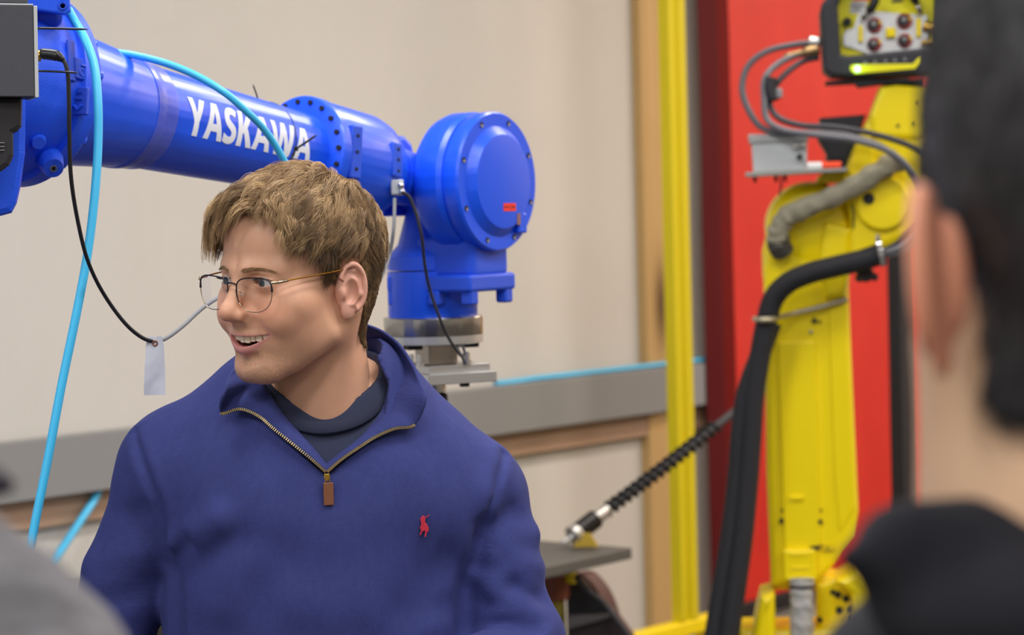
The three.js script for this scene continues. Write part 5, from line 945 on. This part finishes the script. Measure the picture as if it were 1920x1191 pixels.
{
  const n = 150, m = 12, th = .0042, pos = [], idx = [], grid = [];
  const mid0 = P(608, 740, 2.77);
  for (let i = 0; i <= n; i++) { const u = i / n, a = iC.getPoint(u), b = eC.getPoint(u), row = []; for (let j = 0; j <= m; j++) { const v = j / m, q = a.clone().lerp(b, v), out = q.clone().sub(mid0).setY(0).normalize(); const back = sstep(.28, .42, u) * (1 - sstep(.62, .74, u)); q.addScaledVector(out, Math.sin(v * Math.PI) * (.004 + .006 * back)).addScaledVector(UP, Math.sin(v * Math.PI) * .006 * (1 - back)); q.addScaledVector(out, .0018 * N3(u * 22, v * 3, 2)); row.push(q); } grid.push(row); }
  const nrm = (i, j) => { const a = grid[Math.min(n, i + 1)][j].clone().sub(grid[Math.max(0, i - 1)][j]), b = grid[i][Math.min(m, j + 1)].clone().sub(grid[i][Math.max(0, j - 1)]); return a.cross(b).normalize(); };
  for (const s of [1, -1]) for (let i = 0; i <= n; i++) for (let j = 0; j <= m; j++) { const q = grid[i][j].clone().addScaledVector(nrm(i, j), s * th / 2 * (j === m ? .75 : 1)); pos.push(q.x, q.y, q.z); }
  const L = (n + 1) * (m + 1), id = (i, j) => i * (m + 1) + j;
  for (let i = 0; i < n; i++) for (let j = 0; j < m; j++) { const a = id(i, j), b = id(i + 1, j), c = id(i + 1, j + 1), d = id(i, j + 1); idx.push(a, b, c, a, c, d, L + a, L + c, L + b, L + a, L + d, L + c); }
  for (let i = 0; i < n; i++) { const a = id(i, m), b = id(i + 1, m); idx.push(a, b, L + b, a, L + b, L + a); const c = id(i, 0), d = id(i + 1, 0); idx.push(c, L + d, d, c, L + c, L + d); }
  const g = new THREE.BufferGeometry(); g.setAttribute('position', new THREE.Float32BufferAttribute(pos, 3)); g.setIndex(idx); g.computeVertexNormals();
  const col = part('collar', clothUV(g), cloth, sweater, 'turned-out zip collar');
  // zip teeth along both front edges
  const teeth = []; const tg = new THREE.BoxGeometry(.0032, .0011, .0022);
  const uL = cornerL / (edgePts.length - 1), uR = cornerR / (edgePts.length - 1);
  for (const [u0, u1] of [[0.004, uL], [uR, .996]]) { const N = 62; for (let i = 0; i <= N; i++) { const u = lerp(u0, u1, i / N), p = eC.getPoint(u), tn = eC.getTangent(u), ii = Math.round(u * n), nn = nrm(Math.min(n, ii), m); let cam = camera.position.clone().sub(p).normalize(); const side = tn.clone().cross(cam).normalize(); teeth.push(at(tg.clone(), frame(p.clone().addScaledVector(cam, .0016), side, tn, side.clone().cross(tn)))); } const tp = []; for (let i = 0; i <= 30; i++) tp.push(eC.getPoint(lerp(u0, u1, i / 30)).addScaledVector(camera.position.clone().sub(P(612, 800, 2.68)).normalize(), .0004)); part('zip_tape', vtube(tp, .0021, 40, 6), std(0x23264a, .9), sweater); }
  const z = part('zip_teeth', teeth, std(0xc9b27a, .3, .9), sweater, 'fine brass zip teeth'); z.userData.kind = 'stuff';
  // slider and leather pull
  const zp = P(613, 890, surf(613, 890, .006)), cf = frameZ(zp, camera.position.clone().sub(zp).setY(.12)), k = zp.distanceTo(camera.position) / F;
  const sl = part('zip_slider', [at(extr([[-5, 2], [5, 2], [6, -6], [3, -12], [-3, -12], [-6, -6]].map(q => [q[0] * k, q[1] * k]), .005, .001), cf), at(mv(new THREE.TorusGeometry(5.5 * k, 1.3 * k, 8, 20).scale(.8, 1.3, 1), 1 * k, -14 * k, .004), cf)], M.brass, sweater, 'brass slider');
  part('zip_pull', at(mv(rbox(19 * k, 43 * k, .0028, .0012), 2 * k, -36 * k, .0035), cf), std(0x7a4a2c, .6), sl, 'brown leather pull tab');
  // embroidered rider on the chest
  const ep = P(795, 985, surf(795, 985, .0012)), ef = frameZ(ep, camera.position.clone().sub(ep).setY(.05)), sh = pts => at(extr(pts.map(q => [q[0] * k, -q[1] * k]), .0022, .0006), ef);
  part('emblem', [sh([[-7, -12], [-3, -18], [2, -17], [3, -10], [2, -6], [6, -1], [9, 6], [8, 12], [4, 14], [1, 10], [-2, 12], [-6, 10], [-8, 4], [-5, -2]]), sh([[-6, 10], [-3, 12], [-7, 19], [-9, 18]]), sh([[2, 11], [5, 13], [3, 22], [0, 22]]), sh([[3, -15], [10, -20], [11, -19], [4, -13]])], std(0xc22a3e, .85), sweater, 'small red embroidered horse rider');
}
// dark T-shirt in the opening
{
  const a = P(600, 802, 2.692), b = P(498, 735, 2.765), c = P(724, 712, 2.775), ctr = b.clone().add(c).multiplyScalar(.5), nr = b.clone().sub(a).cross(c.clone().sub(a)).normalize(); if (nr.y < 0) nr.negate();
  const f = (x, y, z) => { let d = Math.min(torso(x, y, z, -.003), capV(x, y, z, P(600, 740, 2.775), P(606, 900, 2.79), .066, .085)); return smax(d, -capV(x, y, z, ctr.clone().addScaledVector(nr, .052), ctr.clone().addScaledVector(nr, .3), .072, .09), .004); };
  const fr = (x, y, z) => Math.max(f(x, y, z), 1.15 - y);
  const g = nets(fr, [-.5, 1.12, -2.95], [.1, 1.66, -2.6], .005);
  const ts = part('t_shirt', clothUV(g), std(0x2c3148, .9, 0, { bumpMap: knitT, bumpScale: .0004 }), man, 'dark slate T-shirt');
  const ring = PP([[600, 797, 2.690], [555, 788, 2.697], [520, 764, 2.715], [502, 735, 2.74], [505, 712, 2.775], [540, 696, 2.81], [610, 690, 2.826], [680, 692, 2.812], [716, 702, 2.78], [724, 722, 2.75], [712, 748, 2.725], [688, 772, 2.708], [648, 790, 2.695]]);
  const rc = new THREE.CatmullRomCurve3(ring, true), pts = rc.getPoints(120); const pos = [], idx = []; const H3 = .0072, W3 = .0030;
  pts.forEach((p, i) => { const out = p.clone().sub(ctr).setY(0).normalize(), up = UP.clone().addScaledVector(out, -.35).normalize(); for (let k = 0; k < 8; k++) { const a2 = k / 8 * 6.2832; const q = p.clone().addScaledVector(out, Math.cos(a2) * W3).addScaledVector(up, Math.sin(a2) * H3 - .004); pos.push(q.x, q.y, q.z); } });
  for (let i = 0; i < pts.length - 1; i++) for (let k = 0; k < 8; k++) { const a2 = i * 8 + k, b2 = i * 8 + (k + 1) % 8; idx.push(a2, a2 + 8, b2 + 8, a2, b2 + 8, b2); }
  const rg = new THREE.BufferGeometry(); rg.setAttribute('position', new THREE.Float32BufferAttribute(pos, 3)); rg.setIndex(idx); rg.computeVertexNormals();
  part('neck_band', clothUV(rg), std(0x262a3f, .9, 0, { side: THREE.DoubleSide, bumpMap: knitT, bumpScale: .0004 }), ts);
}
// trousers and shoes (below the picture)
function legsOf(parent, c, fx, shoeM, trouM, top = .98, w = .09) {   // c: floor point between the feet, fx: facing direction
  const sx = V(fx.z, 0, -fx.x), L = s => ({ hip: c.clone().addScaledVector(sx, s * w).setY(top - .06), knee: c.clone().addScaledVector(sx, s * (w + .015)).addScaledVector(fx, .02).setY(.50), ank: c.clone().addScaledVector(sx, s * (w + .02)).addScaledVector(fx, -.02).setY(.10) });
  const a = L(1), b = L(-1);
  part('trousers', nets((x, y, z) => { let d = smin(capV(x, y, z, a.hip, a.knee, .088, .066), capV(x, y, z, a.knee, a.ank, .066, .056), .03), e = smin(capV(x, y, z, b.hip, b.knee, .088, .066), capV(x, y, z, b.knee, b.ank, .066, .056), .03); d = smin(Math.min(d, e), ell(x, y, z, c.x, top - .04, c.z, .165, .12, .115), .06); return Math.max(d, .05 - y, y - top - .05); }, [c.x - .35, .03, c.z - .35], [c.x + .35, top + .1, c.z + .35], .014), trouM, parent);
  for (const q of [a, b]) { const h = q.ank.clone().setY(0); part('shoe', nets((x, y, z) => { let d = smin(capV(x, y, z, h.clone().setY(.045).addScaledVector(fx, -.05), h.clone().setY(.035).addScaledVector(fx, .15), .043, .036), capV(x, y, z, h.clone().setY(.05), h.clone().setY(.10), .045, .045), .02); return Math.max(d, .001 - y); }, [h.x - .24, -.02, h.z - .24], [h.x + .24, .18, h.z + .24], .008), shoeM, parent); }
}
legsOf(man, V(bellyC.x, 0, bellyC.z - .01), V(0, 0, 1), std(0x2a2a2c, .6), std(0x2c3140, .9), 1.02);
rebase(man, V(bellyC.x, 0, bellyC.z));
// ---------------------------------------------------------------- onlookers close to the lens
{
  // right: back of a dark-haired head with its left ear, black hooded jacket
  const t = thing('person', 'dark-haired onlooker in a black hooded jacket seen from behind', 'person');
  const d = .92, k = d / F, Hc = P(2135, 330, d + .02);                        // centre of the skull
  const sk = (x, y, z) => { let q = ell(x, y, z, Hc.x, Hc.y + .012, Hc.z - .01, .0755, .108, .096); q = smin(q, ell(x, y, z, Hc.x, Hc.y - .055, Hc.z - .045, .060, .07, .062), .04); q = smin(q, capV(x, y, z, V(Hc.x, Hc.y - .08, Hc.z - .005), P(2120, 1010, d + .05), .058, .066), .03); q = smin(q, capV(x, y, z, P(2120, 1010, d + .05), P(2120, 1300, d + .07), .066, .10), .05); q = smin(q, capV(x, y, z, P(1806, 640, d + .03), P(1850, 980, d + .06), .0165, .018), .035); q = smin(q, capV(x, y, z, P(2464, 640, d + .03), P(2420, 980, d + .06), .0165, .018), .035); return q; };
  const lo = [Hc.x - .15, Hc.y - .24, Hc.z - .16], hi = [Hc.x + .15, Hc.y + .15, Hc.z + .15];
  const skn = g => paint(g, (x, y, z, o) => { const n = N3(x * 50, y * 50, z * 50); o[0] = .70 + .03 * n; o[1] = .45 + .03 * n; o[2] = .28 + .02 * n; });
  const ear = nets(earField, [-.024, -.040, -.016], [.024, .040, .014], .0014); paint(ear, (u, v, w, o) => { const n = N3(u * 200, v * 200, w * 200); o[0] = .78; o[1] = .32 + .02 * n; o[2] = .19; });
  // the ear stands on the head's left side: forward is away from the lens, back towards it and out to the left
  const gs = [nets(sk, lo, hi, .005)].map(skn);
  for (const s of [-1, 1]) { const e2 = ear.clone(); const back = V(.42 * s, 0, .91).normalize(), up = V(.06 * s, 1, 0).normalize(); up.addScaledVector(back, -up.dot(back)).normalize(); let out = V(0, 0, 0).crossVectors(back, up); if (out.x * s < 0) out.negate(); const m = new THREE.Matrix4().makeBasis(back, up, out).setPosition(s < 0 ? P(1752, 528, d - .012) : V(2 * Hc.x - P(1752, 528, d).x, P(1752, 528, d).y, P(1752, 528, d).z)); e2.scale(.86, 1.1, .82); e2.applyMatrix4(m); if (m.determinant() < 0) { const ix = e2.index; for (let i = 0; i < ix.count; i += 3) { const a = ix.getX(i + 1); ix.setX(i + 1, ix.getX(i + 2)); ix.setX(i + 2, a); } } gs.push(e2); }
  // face on the far side
  const fc = V(Hc.x, Hc.y - .045, Hc.z - .09); gs.push(skn(nets((x, y, z) => { let q = smin(ell(x, y, z, fc.x, fc.y + .02, fc.z + .02, .058, .085, .04), cap(x, y, z, fc.x, fc.y + .035, fc.z - .012, fc.x, fc.y + .0, fc.z - .032, .008, .012), .012); q = smin(q, ell(x, y, z, fc.x, fc.y - .062, fc.z + .0, .03, .022, .026), .02); q = smax(q, -ell(Math.abs(x - fc.x), y, z, .03, fc.y + .03, fc.z - .03, .017, .01, .012), .008); q = smin(q, cap(x, y, z, fc.x - .02, fc.y - .03, fc.z - .017, fc.x + .02, fc.y - .03, fc.z - .017, .005, .005), .006); return q; }, [fc.x - .08, fc.y - .11, fc.z - .06], [fc.x + .08, fc.y + .12, fc.z + .08], .005)));
  gs.forEach(g => { if (!g.attributes.uv) g.setAttribute('uv', new THREE.BufferAttribute(new Float32Array(g.attributes.position.count * 2), 2)); });
  part('body', gs, skinMat, t);
  // hair: cap with short strands, high at the ear and down to the nape
  const line = (x, y, z) => { const a = x - (Hc.x - .0755), side = Math.abs(x - Hc.x) / .075, nape = Hc.y - .095, over = Hc.y - .078; const bk = sstep(Hc.z - .03, Hc.z + .012, z); return lerp(over, nape, bk * sstep(1.15, .72, side)); };
  const cap0 = (x, y, z) => smax(ell(x, y, z, Hc.x, Hc.y + .014, Hc.z - .008, .0815, .118, .104), (line(x, y, z) - y) * .6, .008);
  const hg = nets((x, y, z) => Math.min(cap0(x, y, z), smax(smax(sk(x, y, z) - .006, (line(x, y, z) - y) * .6, .006), Math.abs(x - Hc.x) - lerp(.066, .09, sstep(Hc.y - .05, Hc.y, y)), .004)) + .0012 * N3(x * 140, y * 60, z * 140), [lo[0], lo[1], lo[2]], [hi[0], hi[1], hi[2]], .004);
  paint(hg, (x, y, z, o) => { const n = .5 + .5 * N3(x * 260, y * 60, z * 260); o[0] = .018 + .014 * n; o[1] = .017 + .013 * n; o[2] = .018 + .013 * n; });
  const out = { pos: [], nor: [], col: [], idx: [] }; const gp = hg.attributes.position, gn = hg.attributes.normal;
  for (let i = 0; i < 5000; i++) { const j = Math.floor(rnd() * gp.count), p = V(gp.getX(j), gp.getY(j), gp.getZ(j)), n = V(gn.getX(j), gn.getY(j), gn.getZ(j)); const f = V(rr(-.3, .3), -1, rr(-.2, .4)); f.addScaledVector(n, -f.dot(n)).normalize(); const L = rr(.008, .018); const c = rr(.01, .05); strand([0, 1, 2, 3].map(q => p.clone().addScaledVector(f, L * q / 3).addScaledVector(n, -.001 + .0035 * Math.sin(q))), u => .00045 * (1 - .7 * u), 3, [c, c * .95, c], out); }
  part('hair', [(hg.setAttribute('uv', new THREE.BufferAttribute(new Float32Array(gp.count * 2), 2)), hg), strandGeo(out)], std(0xffffff, .5, 0, { vertexColors: true }), t, 'short black hair');
  // jacket with its hood folded behind the neck
  const sh = P(2130, 1420, d + .06), fz = (x, y, z) => {
    let q = ell(x, y, z, sh.x, sh.y - .22, sh.z - .01, .21, .30, .125);
    q = smin(q, capV(x, y, z, P(1850, 1400, d + .06), P(2420, 1400, d + .06), .062, .062), .06);
    const arm = capV(x, y, z, P(1840, 1420, d + .06), V(P(1840, 1420, d).x - .05, sh.y - .42, sh.z), .060, .048); q = smin(q, arm, .04);
    return q;
  };
  const hood = (x, y, z) => { let q = capV(x, y, z, P(1700, 1040, d + .01), P(2560, 1040, d + .01), .021, .021); q = smin(q, capV(x, y, z, P(1585, 1046, d - .005), P(1790, 1052, d + .02), .004, .022), .010); q = smin(q, ell(x, y, z, P(2120, 1150, d).x, P(2120, 1140, d).y, P(2120, 1150, d + .02).z, .098, .036, .075), .012); q = smax(q, -capV(x, y, z, V(Hc.x, Hc.y - .05, Hc.z), P(2120, 1200, d + .06), .064, .072), .01); return q; };
  part('jacket', nets((x, y, z) => fz(x, y, z) + .004 * N3(x * 14, y * 14, z * 14), [sh.x - .36, sh.y - .55, sh.z - .2], [sh.x + .36, sh.y + .2, sh.z + .2], .009), std(0x15151b, .9), t, 'black jacket');
  part('hood', nets((x, y, z) => hood(x, y, z) + .002 * N3(x * 30, y * 30, z * 30), [sh.x - .22, sh.y - .04, sh.z - .2], [sh.x + .22, sh.y + .16, sh.z + .2], .0045), std(0x121219, .95), t, 'folded black hood');
  legsOf(t, V(sh.x, 0, sh.z), V(0, 0, -1), std(0x1a1a1c, .6), std(0x202228, .9), 1.0);
  rebase(t, V(sh.x, 0, sh.z));
}
{
  // left: shoulder of somebody in a grey marl sweatshirt, a dark lock of hair hanging over it
  const t = thing('person', 'onlooker whose grey marl sweatshirt shoulder rises beside the hanging blue hose', 'person');
  const d = 1.0, c = P(-420, 1500, d), s0 = P(-250, 1180, d), s1 = P(-45, 1345, d + .01), nk = P(-420, 980, d);
  const f = (x, y, z) => { let q = capV(x, y, z, P(-390, 1060, d), s0, .045, .052); q = smin(q, capV(x, y, z, s0, s1, .052, .050), .03); q = smin(q, capV(x, y, z, s1, P(100, 2600, d + .05), .050, .043), .03); q = smin(q, capV(x, y, z, P(-950, 1262, d), P(-1040, 2600, d + .05), .050, .043), .03); q = smin(q, capV(x, y, z, P(-510, 1010, d), P(-950, 1262, d), .045, .050), .03); q = smin(q, ell(x, y, z, c.x, c.y - .16, c.z, .195, .28, .12), .06); return q; };
  const marl = tex(256, 256, (u, v, x, y) => { const n = tileN(u, v, 5, 2), g = N3(x * .9, y * .31, 2) * .8; const k = .43 + .10 * n + .08 * g; return [k, k * .985, k]; });
  part('sweatshirt', uvFrom(nets((x, y, z) => f(x, y, z) + .006 * N3(x * 22 + y * 18, y * 9, z * 12) + .003 * N3(x * 60, y * 40, z * 40), [c.x - .36, c.y - .52, c.z - .2], [c.x + .36, c.y + .26, c.z + .22], .007), (x, y, z) => [x * 6 + z * 6, y * 6]), std(0xffffff, .95, 0, { map: marl }), t, 'grey marl sweatshirt');
  const hc = P(-430, 640, d); const sk = (x, y, z) => { let q = ell(x, y, z, hc.x, hc.y + .01, hc.z, .074, .105, .094); q = smin(q, capV(x, y, z, V(hc.x, hc.y - .06, hc.z), V(nk.x, nk.y - .03, nk.z), .054, .062), .03); q = smin(q, ell(x, y, z, hc.x, hc.y - .06, hc.z - .04, .056, .07, .055), .03); q = smin(q, cap(x, y, z, hc.x, hc.y - .005, hc.z - .09, hc.x, hc.y - .04, hc.z - .112, .008, .012), .012); for (const s of [-1, 1]) q = smin(q, ell(x, y, z, hc.x + s * .078, hc.y - .015, hc.z, .006, .03, .018), .006); return q; };
  const bg = paint(nets(sk, [hc.x - .12, hc.y - .22, hc.z - .14], [hc.x + .12, hc.y + .14, hc.z + .13], .006), (x, y, z, o) => { o[0] = .62; o[1] = .38; o[2] = .26; });
  part('body', bg, skinMat, t);
  const hg = nets((x, y, z) => { let q = smax(ell(x, y, z, hc.x, hc.y + .015, hc.z + .006, .083, .116, .102), Math.max(hc.y - .12 - y, (hc.z - .055 - z) * .8 - (y - hc.y - .05) * .8), .01); return q + .003 * N3(x * 60, y * 25, z * 60); }, [hc.x - .12, hc.y - .16, hc.z - .14], [hc.x + .12, hc.y + .15, hc.z + .14], .006);
  part('hair', [clean(hg), clean(vtube([V(hc.x + .07, hc.y - .03, hc.z + .03), P(-120, 830, d - .02), P(-60, 890, d - .03), P(-5, 904, d - .03), P(24, 914, d - .03)], u => lerp(.016, .0028, u), 24, 10)), clean(vtube([V(hc.x + .06, hc.y - .06, hc.z + .05), P(-170, 880, d - .03), P(-100, 950, d - .03)], u => lerp(.02, .005, u), 20, 10))], std(0x2a2430, .6), t, 'dark hair');
  legsOf(t, V(c.x, 0, c.z), V(0, 0, -1), std(0x202022, .6), std(0x25272e, .9), 1.0);
  rebase(t, V(c.x, 0, c.z));
}
scene.traverse(o => { if (o.isMesh) { o.castShadow = true; o.receiveShadow = true; } });
renderer.render(scene, camera);
